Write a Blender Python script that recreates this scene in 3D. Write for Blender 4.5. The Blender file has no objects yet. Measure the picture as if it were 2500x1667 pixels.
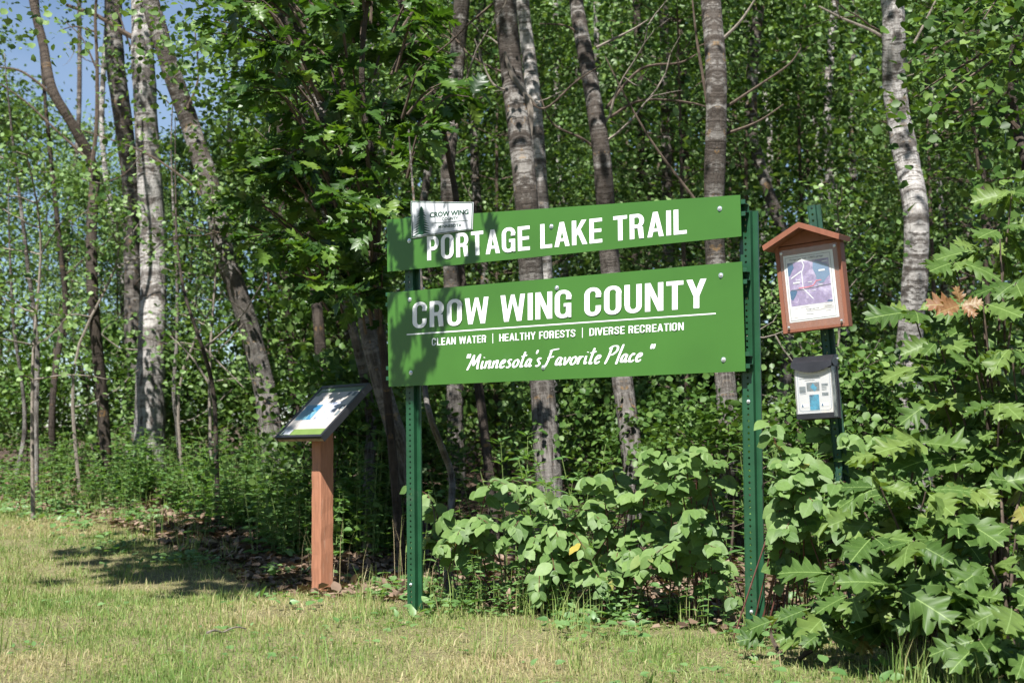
import bpy, math, random
import numpy as np
from mathutils import Matrix, Vector

random.seed(7)
rng = np.random.default_rng(11)
scene = bpy.context.scene
C = scene.collection

# ------------------------------------------------------------------ camera
W, H, F = 2500.0, 1667.0, 3472.0          # photograph size and focal length in its pixels
EYE = np.array([0.0, 0.0, 0.78])
PITCH = math.atan((1100 - 833.5) / F)
ROLL = 0.008
_r = np.array([1.0, 0, 0]); _u = np.array([0, -math.sin(PITCH), math.cos(PITCH)])
FWD = np.array([0, math.cos(PITCH), math.sin(PITCH)])
RIGHT = _r * math.cos(ROLL) - _u * math.sin(ROLL)
UP = _u * math.cos(ROLL) + _r * math.sin(ROLL)
cam = bpy.data.cameras.new('camera')
cam.sensor_width = 36.0
cam.lens = F / W * 36.0
cam.clip_start = 0.05
cam.clip_end = 2000
cam.dof.use_dof = True
cam.dof.focus_distance = 6.2
cam.dof.aperture_fstop = 4.5
cam_o = bpy.data.objects.new('camera', cam)
C.objects.link(cam_o)
cam_o.matrix_world = Matrix(((RIGHT[0], UP[0], -FWD[0], EYE[0]), (RIGHT[1], UP[1], -FWD[1], EYE[1]),
                             (RIGHT[2], UP[2], -FWD[2], EYE[2]), (0, 0, 0, 1)))
scene.camera = cam_o

# ------------------------------------------------------------------ sky, sun, exposure
SUN_EL, SUN_AZ = math.radians(53), math.atan2(-0.28, -0.96)
SUN = np.array([math.cos(SUN_EL) * math.sin(SUN_AZ), math.cos(SUN_EL) * math.cos(SUN_AZ), math.sin(SUN_EL)])
world = bpy.data.worlds.new('World')
scene.world = world
world.use_nodes = True
nt = world.node_tree
bg = nt.nodes['Background']
sky = nt.nodes.new('ShaderNodeTexSky')
sky.sky_type = 'NISHITA'
sky.sun_disc = False
sky.sun_elevation = SUN_EL
sky.sun_rotation = SUN_AZ
sky.dust_density = 0.0
sky.ozone_density = 4.0
# thin fair-weather cloud, everywhere in the sky
tc = nt.nodes.new('ShaderNodeTexCoord')
mp = nt.nodes.new('ShaderNodeMapping'); mp.inputs['Scale'].default_value = (1.6, 1.6, 4.0)
cn = nt.nodes.new('ShaderNodeTexNoise'); cn.inputs['Scale'].default_value = 2.2; cn.inputs['Detail'].default_value = 6
cr = nt.nodes.new('ShaderNodeValToRGB')
cr.color_ramp.elements[0].position = 0.42; cr.color_ramp.elements[0].color = (0, 0, 0, 1)
cr.color_ramp.elements[1].position = 0.75; cr.color_ramp.elements[1].color = (0.2, 0.2, 0.2, 1)
mx = nt.nodes.new('ShaderNodeMixRGB'); mx.inputs['Color2'].default_value = (8.5, 9.0, 10.0, 1)
nt.links.new(tc.outputs['Generated'], mp.inputs['Vector']); nt.links.new(mp.outputs[0], cn.inputs['Vector'])
nt.links.new(cn.outputs[0], cr.inputs[0]); nt.links.new(cr.outputs[0], mx.inputs['Fac'])
nt.links.new(sky.outputs[0], mx.inputs['Color1']); nt.links.new(mx.outputs[0], bg.inputs['Color'])
bg.inputs['Strength'].default_value = 0.05

sl = bpy.data.lights.new('sun', 'SUN')
sl.energy = 5.0
sl.angle = math.radians(0.53)
sl.color = (1.0, 0.975, 0.93)
sun_o = bpy.data.objects.new('sun', sl)
C.objects.link(sun_o)
sun_o.rotation_euler = Vector(-SUN).to_track_quat('-Z', 'Y').to_euler()
sun_o.location = tuple(SUN * 40)

vs = scene.view_settings
vs.view_transform = 'Standard'
vs.look = 'None'
vs.gamma = 1.0
vs.use_curve_mapping = False
vs.exposure = 1.32
cy = scene.cycles
cy.max_bounces = 7
cy.diffuse_bounces = 2
cy.glossy_bounces = 2
cy.transmission_bounces = 4
cy.transparent_max_bounces = 4
cy.use_denoising = True
cy.denoiser = 'OPENIMAGEDENOISE'
cy.use_adaptive_sampling = True
cy.adaptive_threshold = 0.015

# ------------------------------------------------------------------ helpers
def ray(px, py):
    return FWD + RIGHT * ((px - W / 2) / F) - UP * ((py - H / 2) / F)

def at(px, py, depth):
    """point seen at photo pixel (px, py), at world distance depth along +Y"""
    r = ray(px, py)
    return EYE + r * (depth / r[1])

def on_plane(px, py, p0, n):
    r = ray(px, py)
    return EYE + r * (np.dot(p0 - EYE, n) / np.dot(r, n))

def s2(*pts):
    """coordinates read off the 2352-pixel view, to photo pixels"""
    k = 2500 / 2352
    return [(p[0] * k, p[1] * k) + tuple(p[2:]) for p in pts]

def sm(a, b, x):
    t = np.clip((x - a) / (b - a), 0, 1)
    return t * t * (3 - 2 * t)

_tab = rng.random((64, 64))
def vnoise(x, y):
    x = np.asarray(x, float); y = np.asarray(y, float)
    xi = np.floor(x).astype(int); yi = np.floor(y).astype(int)
    fx = x - xi; fy = y - yi
    fx = fx * fx * (3 - 2 * fx); fy = fy * fy * (3 - 2 * fy)
    a = _tab[xi % 64, yi % 64]; b = _tab[(xi + 1) % 64, yi % 64]
    c = _tab[xi % 64, (yi + 1) % 64]; d = _tab[(xi + 1) % 64, (yi + 1) % 64]
    return (a * (1 - fx) + b * fx) * (1 - fy) + (c * (1 - fx) + d * fx) * fy

def lawn_edge(x):
    return np.interp(x, [-30, -6, -3.5, -2.2, -1.2, 0, 0.9, 1.6, 2.4, 6, 30], [13.6, 13.2, 12.0, 9.9, 8.1, 7.1, 6.35, 5.75, 5.3, 5.0, 5.0])

def gz(x, y):
    x = np.asarray(x, float); y = np.asarray(y, float)
    rise = 0.08 * np.maximum(0, y - 8.2)
    rise = np.where(y > 15, 0.08 * 6.8 + 0.02 * (y - 15), rise)
    return rise + 0.05 * (vnoise(x * 0.7 + 5, y * 0.7) - 0.5) + 0.02 * (vnoise(x * 3, y * 3) - 0.5)

def link(o, parent=None, **props):
    C.objects.link(o)
    if parent is not None:
        o.parent = parent
    for k, v in props.items():
        if v is not None:
            o[k] = v
    return o

def mesh(name, V, Fc, mats, tint=None, uv=None, mi=None, smooth=False):
    V = np.asarray(V, np.float32).reshape(-1, 3)
    me = bpy.data.meshes.new(name)
    if isinstance(Fc, np.ndarray) and Fc.ndim == 2:
        n, k = Fc.shape
        me.vertices.add(len(V)); me.vertices.foreach_set('co', V.ravel())
        me.loops.add(n * k); me.loops.foreach_set('vertex_index', Fc.astype(np.int32).ravel())
        me.polygons.add(n); me.polygons.foreach_set('loop_start', np.arange(0, n * k, k, dtype=np.int32))
        me.update(calc_edges=True)
    else:
        me.from_pydata([tuple(map(float, v)) for v in V], [], [tuple(int(i) for i in f) for f in Fc])
    nf = len(me.polygons)
    if tint is not None:
        a = me.attributes.new('tint', 'FLOAT', 'FACE')
        a.data.foreach_set('value', np.asarray(tint, np.float32))
    if uv is not None:
        l = me.uv_layers.new(name='UVMap')
        vi = np.empty(len(me.loops), np.int32); me.loops.foreach_get('vertex_index', vi)
        l.data.foreach_set('uv', np.asarray(uv, np.float32)[vi].ravel())
    if not isinstance(mats, (list, tuple)):
        mats = [mats]
    for m in mats:
        me.materials.append(m)
    if mi is not None:
        me.polygons.foreach_set('material_index', np.asarray(mi, np.int32))
    if smooth:
        me.polygons.foreach_set('use_smooth', np.ones(nf, bool))
    me.update()
    return me

def thing(name, loc, label, cat, group=None):
    e = bpy.data.objects.new(name, None)
    e.empty_display_size = 0.1
    e.location = tuple(float(v) for v in loc)
    return link(e, None, label=label, category=cat, group=group)

def part(name, root, V, Fc, mats, label=None, kind=None, base=None, **kw):
    """one part of a thing; V in world coordinates"""
    V = np.asarray(V, float).reshape(-1, 3)
    off = np.array(base.location if base is not None else root.location)
    if base is None and root.parent is not None:
        off = off + np.array(root.parent.location)
    o = bpy.data.objects.new(name, mesh(name, V - off, Fc, mats, **kw))
    return link(o, root, label=label, kind=kind)

class MB:
    def __init__(s):
        s.V = []; s.F = []; s.M = []
    def add(s, V, Fc, m=0):
        b = len(s.V)
        s.V += [tuple(v) for v in V]
        s.F += [tuple(i + b for i in f) for f in Fc]
        s.M += [m] * len(Fc)
        return s
    def box(s, o, a, b, c, m=0):
        """box from corner o spanned by vectors a, b, c"""
        o, a, b, c = (np.asarray(q, float) for q in (o, a, b, c))
        if np.dot(np.cross(a, b), c) < 0:
            a, b = b, a
        V = [o, o + a, o + a + b, o + b, o + c, o + a + c, o + a + b + c, o + b + c]
        return s.add(V, [(3, 2, 1, 0), (4, 5, 6, 7), (0, 1, 5, 4), (1, 2, 6, 5), (2, 3, 7, 6), (3, 0, 4, 7)], m)
    def tube(s, pts, rad, n=6, m=0):
        V, Fc, _ = tube(pts, rad, n)
        return s.add(V, Fc, m)
    def prism(s, poly, o, ex, ey, ez, z0, z1, m=0):
        o, ex, ey, ez = (np.asarray(q, float) for q in (o, ex, ey, ez))
        n = len(poly)
        V = [o + ex * p[0] + ey * p[1] + ez * z for z in (z0, z1) for p in poly]
        Fs = [tuple(range(n))[::-1], tuple(range(n, 2 * n))] + [(i, (i + 1) % n, n + (i + 1) % n, n + i) for i in range(n)]
        return s.add(V, Fs, m)
    def part(s, name, root, mats, **kw):
        return part(name, root, s.V, s.F, mats, mi=s.M if isinstance(mats, list) else None, **kw)

def spline(pts, n):
    pts = np.asarray(pts, float)
    if len(pts) < 3:
        t = np.linspace(0, 1, n)[:, None]
        return pts[0] * (1 - t) + pts[-1] * t
    P = np.vstack([2 * pts[0] - pts[1], pts, 2 * pts[-1] - pts[-2]])
    out = []
    ts = np.linspace(0, len(pts) - 1 - 1e-6, n)
    for t in ts:
        i = int(t); f = t - i
        p0, p1, p2, p3 = P[i:i + 4]
        out.append(0.5 * (2 * p1 + (p2 - p0) * f + (2 * p0 - 5 * p1 + 4 * p2 - p3) * f * f + (3 * p1 - p0 - 3 * p2 + p3) * f ** 3))
    return np.array(out)

def tube(pts, rad, n=8, rough=0.0, seed=0):
    pts = np.asarray(pts, float); m = len(pts)
    rad = np.broadcast_to(np.asarray(rad, float), (m,))
    T = np.gradient(pts, axis=0); T /= np.linalg.norm(T, axis=1)[:, None] + 1e-9
    ref = np.array([0.0, 1.0, 0.0]) if abs(T[0, 1]) < 0.9 else np.array([1.0, 0, 0])
    A = np.cross(T, ref); A /= np.linalg.norm(A, axis=1)[:, None] + 1e-9
    B = np.cross(T, A)
    L = np.concatenate([[0], np.cumsum(np.linalg.norm(np.diff(pts, axis=0), axis=1))])
    ang = np.linspace(0, 2 * math.pi, n, endpoint=False) + math.pi / 2
    rr = rad[:, None] * np.ones(n)
    if rough:
        rr = rr * (1 + rough * (vnoise(L[:, None] * 5 + seed * 7.3, np.cos(ang)[None] * 1.5 + 8 + seed) - 0.5) * 2
                   + 0.6 * rough * (vnoise(L[:, None] * 17 + seed, np.sin(ang)[None] * 4 + 9) - 0.5))
    V = pts[:, None] + A[:, None] * (np.cos(ang)[None, :, None] * rr[..., None]) + B[:, None] * (np.sin(ang)[None, :, None] * rr[..., None])
    V = V.reshape(-1, 3)
    Fs = []
    for i in range(m - 1):
        for j in range(n):
            a = i * n + j; b = i * n + (j + 1) % n
            Fs.append((a, b, b + n, a + n))
    Fs.append(tuple(range((m - 1) * n, m * n)))
    Fs.append(tuple(range(n))[::-1])
    UV = np.stack([(np.minimum(ang - ang[0], 2 * math.pi - (ang - ang[0])) * np.mean(rad))[None].repeat(m, 0), L[:, None].repeat(n, 1)], -1).reshape(-1, 2)
    return V, Fs, UV

def frames(d, n):
    d = np.asarray(d, float); n = np.asarray(n, float)
    d = d / (np.linalg.norm(d, axis=-1, keepdims=True) + 1e-9)
    x = np.cross(d, n); x /= np.linalg.norm(x, axis=-1, keepdims=True) + 1e-9
    z = np.cross(x, d)
    return np.stack([x, d, z], -1)

def batch(tmpl, P, R, S):
    tv, tf = tmpl
    P = np.asarray(P, float); N = len(P)
    S = np.asarray(S, float)
    S = S[:, None, None] if S.ndim == 1 else S[:, None, :]
    V = np.einsum('nij,nkj->nki', R, tv[None] * S) + P[:, None]
    Fi = tf[None] + (np.arange(N) * len(tv))[:, None, None]
    return V.reshape(-1, 3), Fi.reshape(-1, 3)

def leaf_tmpl(prof, fold=0.25, droop=0.12, wave=0.0):
    """prof: (midrib t, outline x, outline y) from base to tip"""
    V = []; Fs = []
    for i, (t, x, y) in enumerate(prof):
        w = wave * math.sin(i * 2.1)
        V += [(0, t, -droop * t * t), (x, y, fold * x - droop * y * y + w * x), (-x, y, fold * x - droop * y * y - w * x)]
    n = len(prof)
    V.append((0, 1, -droop))
    for i in range(n - 1):
        a = 3 * i; b = a + 3
        Fs += [(a, a + 1, b + 1), (a, b + 1, b), (a, b + 2, a + 2), (a, b, b + 2)]
    a = 3 * (n - 1); t = 3 * n
    Fs += [(a, a + 1, t), (a, t, a + 2)]
    return np.array(V, float), np.array(Fs, int)

def grid_tmpl_leaf():
    V = [(0, 0, 0), (.40, .30, .08), (.40, .66, .06), (0, 1, -.06), (-.40, .66, .06), (-.40, .30, .08)]
    return np.array(V, float), np.array([(0, 1, 2), (0, 2, 3), (0, 3, 4), (0, 4, 5)])

L_ROUND = grid_tmpl_leaf()
def oak_prof(k):
    """k: depth of the bays between lobes (0 shallow, 1 deep)"""
    b = lambda x: x * (1 - .45 * k)
    return [(0.02, .010, .02), (.10, .03, .12), (.16, .15, .20), (.20, .22, .30), (.27, b(.19), .33), (.33, .29, .42), (.38, .40, .55), (.43, .33, .535),
            (.50, b(.21), .55), (.57, .29, .66), (.62, .37, .80), (.67, .27, .77), (.74, b(.155), .77), (.80, .18, .86), (.86, .19, .965), (.91, b(.10), .92)]
L_OAK = [leaf_tmpl(oak_prof(q), fold=f, droop=d, wave=w) for q, f, d, w in ((.5, .16, .16, .10), (.75, .30, .28, -.14), (.3, .06, .08, .16), (.9, -.12, .30, .22), (.4, .45, .05, -.25), (.6, .1, .5, .3))]
L_DOG = [leaf_tmpl([(.0, .008, .0), (.08, .14, .06), (.2, .26, .19), (.38, .335, .38), (.56, .31, .57), (.72, .22, .74), (.86, .11, .88)],
                   fold=f, droop=d, wave=w) for f, d, w in ((.10, .10, .05), (.2, .3, -.08), (.05, .02, .12), (-.05, .16, .1))]
L_NARROW = leaf_tmpl([(.0, .01, .0), (.25, .085, .25), (.55, .09, .55), (.8, .05, .8)], fold=.3, droop=.25)
L_WEED = leaf_tmpl([(.0, .02, .0), (.2, .26, .18), (.45, .3, .45), (.75, .15, .77)], fold=.3, droop=.2)

# ------------------------------------------------------------------ materials
def new_mat(name):
    m = bpy.data.materials.new(name); m.use_nodes = True
    n = m.node_tree; n.nodes.clear()
    return m, n, n.nodes.new, n.links.new

def ramp(n, stops):
    r = n.nodes.new('ShaderNodeValToRGB')
    e = r.color_ramp.elements
    while len(e) < len(stops):
        e.new(0.5)
    for i, (p, c) in enumerate(stops):
        e[i].position = p; e[i].color = tuple(c) + (1,)
    return r

def leaf_mat(name, stops, trans=0.35, rough=0.42, single=False, vein=None, tgain=1.5, spec=0.45):
    m, n, N, Lk = new_mat(name)
    out = N('ShaderNodeOutputMaterial')
    if single:
        s = N('ShaderNodeObjectInfo'); so = s.outputs['Random']
    else:
        s = N('ShaderNodeAttribute'); s.attribute_name = 'tint'; so = s.outputs['Fac']
    r = ramp(n, stops); Lk(so, r.inputs[0])
    col = r.outputs[0]
    tcn = N('ShaderNodeTexCoord')
    nz = N('ShaderNodeTexNoise'); nz.inputs['Scale'].default_value = 5.0 if single else 30.0; nz.inputs['Detail'].default_value = 3
    Lk(tcn.outputs['Object'], nz.inputs['Vector'])
    mr = N('ShaderNodeMapRange'); mr.inputs['To Min'].default_value = 0.7; mr.inputs['To Max'].default_value = 1.3
    Lk(nz.outputs[0], mr.inputs[0])
    mul = N('ShaderNodeMixRGB'); mul.blend_type = 'MULTIPLY'; mul.inputs['Fac'].default_value = 1
    Lk(col, mul.inputs['Color1']); Lk(mr.outputs[0], mul.inputs['Color2']); col = mul.outputs[0]
    if single and vein:
        sp = N('ShaderNodeSeparateXYZ'); Lk(tcn.outputs['Object'], sp.inputs[0])
        ab = N('ShaderNodeMath'); ab.operation = 'ABSOLUTE'; Lk(sp.outputs[0], ab.inputs[0])
        # side veins: stripes running forward and outward
        sv = N('ShaderNodeMath'); sv.operation = 'SUBTRACT'; Lk(sp.outputs[1], sv.inputs[0]); Lk(ab.outputs[0], sv.inputs[1])
        ms = N('ShaderNodeMath'); ms.operation = 'MULTIPLY'; ms.inputs[1].default_value = 7.0; Lk(sv.outputs[0], ms.inputs[0])
        fr = N('ShaderNodeMath'); fr.operation = 'FRACT'; Lk(ms.outputs[0], fr.inputs[0])
        l1 = N('ShaderNodeMath'); l1.operation = 'LESS_THAN'; l1.inputs[1].default_value = 0.09; Lk(fr.outputs[0], l1.inputs[0])
        l2 = N('ShaderNodeMath'); l2.operation = 'LESS_THAN'; l2.inputs[1].default_value = 0.008; Lk(ab.outputs[0], l2.inputs[0])
        h1 = N('ShaderNodeMath'); h1.operation = 'MULTIPLY'; h1.inputs[1].default_value = 0.22; Lk(l1.outputs[0], h1.inputs[0])
        mxm = N('ShaderNodeMath'); mxm.operation = 'MAXIMUM'; Lk(h1.outputs[0], mxm.inputs[0]); Lk(l2.outputs[0], mxm.inputs[1])
        vm = N('ShaderNodeMixRGB'); vm.inputs['Color2'].default_value = tuple(vein) + (1,)
        Lk(mxm.outputs[0], vm.inputs['Fac']); Lk(col, vm.inputs['Color1']); col = vm.outputs[0]
    p = N('ShaderNodeBsdfPrincipled'); p.inputs['Roughness'].default_value = rough
    p.inputs['Specular IOR Level'].default_value = spec
    Lk(col, p.inputs['Base Color'])
    t = N('ShaderNodeBsdfTranslucent')
    tm = N('ShaderNodeMixRGB'); tm.blend_type = 'MULTIPLY'; tm.inputs['Fac'].default_value = 1
    tm.inputs['Color2'].default_value = (1.05 * tgain, 1.1 * tgain, 0.35 * tgain, 1); Lk(col, tm.inputs['Color1'])
    Lk(tm.outputs[0], t.inputs['Color'])
    mxs = N('ShaderNodeMixShader'); mxs.inputs[0].default_value = trans
    Lk(p.outputs[0], mxs.inputs[1]); Lk(t.outputs[0], mxs.inputs[2]); Lk(mxs.outputs[0], out.inputs['Surface'])
    return m

def plain(name, col, rough=0.5, spec=0.5, metal=0.0, var=0.25, scale=20.0, bump=0.0, coat=0.0, stretch=(1, 1, 1), dirt=None, dirt_pos=(0.6, 0.75)):
    m, n, N, Lk = new_mat(name)
    out = N('ShaderNodeOutputMaterial')
    p = N('ShaderNodeBsdfPrincipled')
    p.inputs['Roughness'].default_value = rough; p.inputs['Metallic'].default_value = metal
    p.inputs['Specular IOR Level'].default_value = spec; p.inputs['Coat Weight'].default_value = coat
    tcn = N('ShaderNodeTexCoord'); mpn = N('ShaderNodeMapping'); mpn.inputs['Scale'].default_value = stretch
    Lk(tcn.outputs['Object'], mpn.inputs[0])
    nz = N('ShaderNodeTexNoise'); nz.inputs['Scale'].default_value = scale; nz.inputs['Detail'].default_value = 6
    Lk(mpn.outputs[0], nz.inputs['Vector'])
    r = ramp(n, [(0.25, [c * (1 - var) for c in col]), (0.75, [min(1, c * (1 + var)) for c in col])])
    Lk(nz.outputs[0], r.inputs[0]); col_o = r.outputs[0]
    if dirt is not None:
        nd = N('ShaderNodeTexNoise'); nd.inputs['Scale'].default_value = scale * 0.35; nd.inputs['Detail'].default_value = 9; nd.inputs['Roughness'].default_value = 0.7
        Lk(mpn.outputs[0], nd.inputs['Vector'])
        rd = ramp(n, [(dirt_pos[0], (0, 0, 0)), (dirt_pos[1], (1, 1, 1))]); Lk(nd.outputs[0], rd.inputs[0])
        md = N('ShaderNodeMixRGB'); md.inputs['Color2'].default_value = tuple(dirt) + (1,)
        Lk(rd.outputs[0], md.inputs['Fac']); Lk(col_o, md.inputs['Color1']); col_o = md.outputs[0]
    Lk(col_o, p.inputs['Base Color'])
    if bump:
        b = N('ShaderNodeBump'); b.inputs['Strength'].default_value = bump; b.inputs['Distance'].default_value = 0.01
        Lk(nz.outputs[0], b.inputs['Height']); Lk(b.outputs[0], p.inputs['Normal'])
    Lk(p.outputs[0], out.inputs['Surface'])
    return m

def bark_mat(name, pale, dark, amount=0.5, base_h=1.6, lichen=0.0, mark=0.52):
    """smooth pale bark with dark cross marks, furrowed and darker near the root"""
    m, n, N, Lk = new_mat(name)
    out = N('ShaderNodeOutputMaterial'); p = N('ShaderNodeBsdfPrincipled'); p.inputs['Roughness'].default_value = 0.8
    p.inputs['Specular IOR Level'].default_value = 0.25
    uv = N('ShaderNodeTexCoord'); oi = N('ShaderNodeObjectInfo')
    ad = N('ShaderNodeVectorMath'); ad.operation = 'ADD'
    ml = N('ShaderNodeMath'); ml.operation = 'MULTIPLY'; ml.inputs[1].default_value = 37.0; Lk(oi.outputs['Random'], ml.inputs[0])
    cb = N('ShaderNodeCombineXYZ'); Lk(ml.outputs[0], cb.inputs[2])
    Lk(uv.outputs['UV'], ad.inputs[0]); Lk(cb.outputs[0], ad.inputs[1])
    def noise(sx, sy, detail=4, rough=0.55, sc=1.0):
        mpn = N('ShaderNodeMapping'); mpn.inputs['Scale'].default_value = (sx, sy, 1); Lk(ad.outputs[0], mpn.inputs[0])
        z = N('ShaderNodeTexNoise'); z.inputs['Scale'].default_value = sc; z.inputs['Detail'].default_value = detail; z.inputs['Roughness'].default_value = rough; z.inputs['Distortion'].default_value = 0.5
        Lk(mpn.outputs[0], z.inputs['Vector']); return z.outputs[0]
    marks = ramp(n, [(mark, (0, 0, 0)), (mark + 0.05, (1, 1, 1))]); z1 = noise(9, 32, 7, .75); Lk(z1, marks.inputs[0])
    patch = ramp(n, [(0.56 - 0.05 * amount, (0, 0, 0)), (0.65 - 0.05 * amount, (1, 1, 1))]); z2 = noise(5, 6.5, 6, .65); Lk(z2, patch.inputs[0])
    furr = ramp(n, [(0.38, (0, 0, 0)), (0.6, (1, 1, 1))]); z3 = noise(48, 7, 5, .6); Lk(z3, furr.inputs[0])
    sp = N('ShaderNodeSeparateXYZ'); Lk(uv.outputs['UV'], sp.inputs[0])
    low = N('ShaderNodeMapRange'); low.inputs['From Min'].default_value = base_h * 0.3; low.inputs['From Max'].default_value = base_h * 1.5
    low.inputs['To Min'].default_value = 1.0; low.inputs['To Max'].default_value = 0.0; Lk(sp.outputs[1], low.inputs[0])
    base = N('ShaderNodeMixRGB'); base.inputs['Color1'].default_value = tuple(pale) + (1,); base.inputs['Color2'].default_value = tuple(c * 0.55 for c in pale) + (1,)
    z4 = noise(20, 30, 6, .7); Lk(z4, base.inputs['Fac'])
    def mixin(fac, c1, c2, k=1.0):
        mm = N('ShaderNodeMath'); mm.operation = 'MULTIPLY'; mm.inputs[1].default_value = k; Lk(fac, mm.inputs[0])
        x = N('ShaderNodeMixRGB'); Lk(mm.outputs[0], x.inputs['Fac']); Lk(c1, x.inputs['Color1'])
        if isinstance(c2, tuple): x.inputs['Color2'].default_value = c2 + (1,)
        else: Lk(c2, x.inputs['Color2'])
        return x.outputs[0]
    c = mixin(patch.outputs[0], base.outputs[0], tuple(dark[i] * 1.6 for i in range(3)), 0.85)
    c = mixin(marks.outputs[0], c, tuple(dark), 0.85)
    c = mixin(furr.outputs[0], c, tuple(d * 2.2 for d in dark), 0.4)
    fmix = N('ShaderNodeMixRGB'); fmix.inputs['Color1'].default_value = tuple(d * 0.7 for d in dark) + (1,); fmix.inputs['Color2'].default_value = tuple(0.5 * a + 0.5 * b for a, b in zip(pale, dark)) + (1,)
    Lk(furr.outputs[0], fmix.inputs['Fac'])
    c = mixin(low.outputs[0], c, fmix.outputs[0], 0.9)
    if lichen:
        lr = ramp(n, [(0.62, (0, 0, 0)), (0.7, (1, 1, 1))]); z5 = noise(14, 14, 4, .6); Lk(z5, lr.inputs[0])
        c = mixin(lr.outputs[0], c, (0.30, 0.17, 0.05), lichen)
    Lk(c, p.inputs['Base Color'])
    b = N('ShaderNodeBump'); b.inputs['Strength'].default_value = 0.9; b.inputs['Distance'].default_value = 0.02
    sm_ = N('ShaderNodeMath'); sm_.operation = 'ADD'; Lk(z3, sm_.inputs[0]); Lk(z1, sm_.inputs[1])
    Lk(sm_.outputs[0], b.inputs['Height']); Lk(b.outputs[0], p.inputs['Normal'])
    Lk(p.outputs[0], out.inputs['Surface'])
    return m

M = {}
M['birch'] = bark_mat('birch_bark', (0.58, 0.55, 0.52), (0.036, 0.029, 0.024), 1.5, 1.3, 0.35, 0.515)
M['aspen'] = bark_mat('aspen_bark', (0.33, 0.31, 0.285), (0.030, 0.023, 0.018), 2.6, 1.8, 0.45, 0.485)
M['darkbark'] = bark_mat('dark_bark', (0.095, 0.074, 0.058), (0.024, 0.018, 0.014), 1.2, 3.0, 0.4, 0.5)
M['twig'] = plain('twig_bark', (0.075, 0.056, 0.042), 0.85, 0.2, var=0.5, scale=40)
M['palewig'] = plain('dead_twig_bark', (0.17, 0.145, 0.12), 0.85, 0.2, var=0.4, scale=40)
M['redstem'] = plain('red_stem', (0.09, 0.035, 0.025), 0.5, 0.4, var=0.4, scale=30)
M['greenstem'] = plain('green_stem', (0.13, 0.18, 0.05), 0.6, 0.3, var=0.3, scale=30)
G1 = [(0.0, (0.0141, 0.0420, 0.0060)), (0.45, (0.0396, 0.0920, 0.0130)), (0.85, (0.0836, 0.1500, 0.0220)), (1.0, (0.1232, 0.1900, 0.0350))]
M['aspenleaf'] = leaf_mat('aspen_leaf', [(0.0, (0.0308, 0.0750, 0.0160)), (0.5, (0.1012, 0.1750, 0.0480)), (1.0, (0.2112, 0.3000, 0.1200))], 0.26, 0.45, spec=0.3)
M['darkleaf'] = leaf_mat('basswood_leaf', [(0.0, (0.0209, 0.0522, 0.0076)), (0.6, (0.0585, 0.1140, 0.0209)), (1.0, (0.1338, 0.2042, 0.0475))], 0.24, 0.48, spec=0.25)
M['oakleaf'] = leaf_mat('oak_leaf', G1, 0.32, 0.42, single=True, vein=(0.1056, 0.1700, 0.0500))
M['oakleafb'] = leaf_mat('oak_leaf_mass', G1, 0.32, 0.42)
M['bigoak'] = leaf_mat('sapling_oak_leaf', [(0.0, (0.0376, 0.0787, 0.0159)), (0.5, (0.0711, 0.1267, 0.0283)), (0.93, (0.1212, 0.1792, 0.0442)), (0.995, (0.1338, 0.1835, 0.0442)), (1.0, (0.2280, 0.1748, 0.0530))],
                       0.30, 0.46, single=True, vein=(0.1936, 0.2800, 0.0900), tgain=1.3, spec=0.22)
M['orangeleaf'] = leaf_mat('turned_oak_leaf', [(0.0, (0.1900, 0.0850, 0.0350)), (1.0, (0.2000, 0.1300, 0.0500))], 0.3, 0.5, single=True, vein=(0.3000, 0.2500, 0.1000), tgain=1.0)
M['dogleaf'] = leaf_mat('dogwood_leaf', [(0.0, (0.0669, 0.1267, 0.0321)), (0.5, (0.1129, 0.1879, 0.0520)), (0.95, (0.1672, 0.2535, 0.0803)), (0.985, (0.1505, 0.2185, 0.0756)), (1.0, (0.4750, 0.3321, 0.0567))],
                        0.32, 0.5, single=True, vein=(0.1496, 0.2300, 0.0900), tgain=1.3, spec=0.25)
M['weed'] = leaf_mat('weed_leaf', [(0.0, (0.0517, 0.1250, 0.0312)), (0.5, (0.1035, 0.1950, 0.0600)), (1.0, (0.1725, 0.2700, 0.1020))], 0.35, 0.45)
M['shrubleaf'] = leaf_mat('hazel_leaf', [(0.0, (0.0238, 0.0630, 0.0090)), (0.5, (0.0634, 0.1215, 0.0252)), (1.0, (0.1346, 0.2070, 0.0540))], 0.22, 0.48, spec=0.25)
M['grass'] = leaf_mat('grass_blade', [(0.0, (0.40, 0.32, 0.19)), (0.35, (0.36, 0.32, 0.16)), (0.5, (0.27, 0.30, 0.11)), (0.8, (0.19, 0.26, 0.07)), (1.0, (0.12, 0.20, 0.045))], 0.30, 0.5, tgain=1.0, spec=0.3)
M['litter'] = leaf_mat('dry_leaf', [(0.0, (0.07, 0.045, 0.03)), (0.5, (0.17, 0.115, 0.08)), (1.0, (0.34, 0.25, 0.19))], 0.12, 0.7, tgain=0.8, spec=0.2)
M['signgreen'] = plain('sign_green', (0.0385, 0.1164, 0.0164), 0.34, 0.45, var=0.13, scale=2.5, dirt=(0.062, 0.145, 0.045), dirt_pos=(0.56, 0.74))
M['white'] = plain('white_vinyl', (0.6808, 0.6808, 0.6808), 0.4, 0.4, var=0.03, scale=8)
M['badge'] = plain('badge_white', (0.5100, 0.5185, 0.5355), 0.4, 0.4, var=0.03, scale=8)
M['badgeink'] = plain('badge_green_ink', (0.012, 0.055, 0.028), 0.5, 0.3, var=0.1)
M['ink'] = plain('black_ink', (0.02, 0.02, 0.025), 0.5, 0.3, var=0.1)
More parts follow.
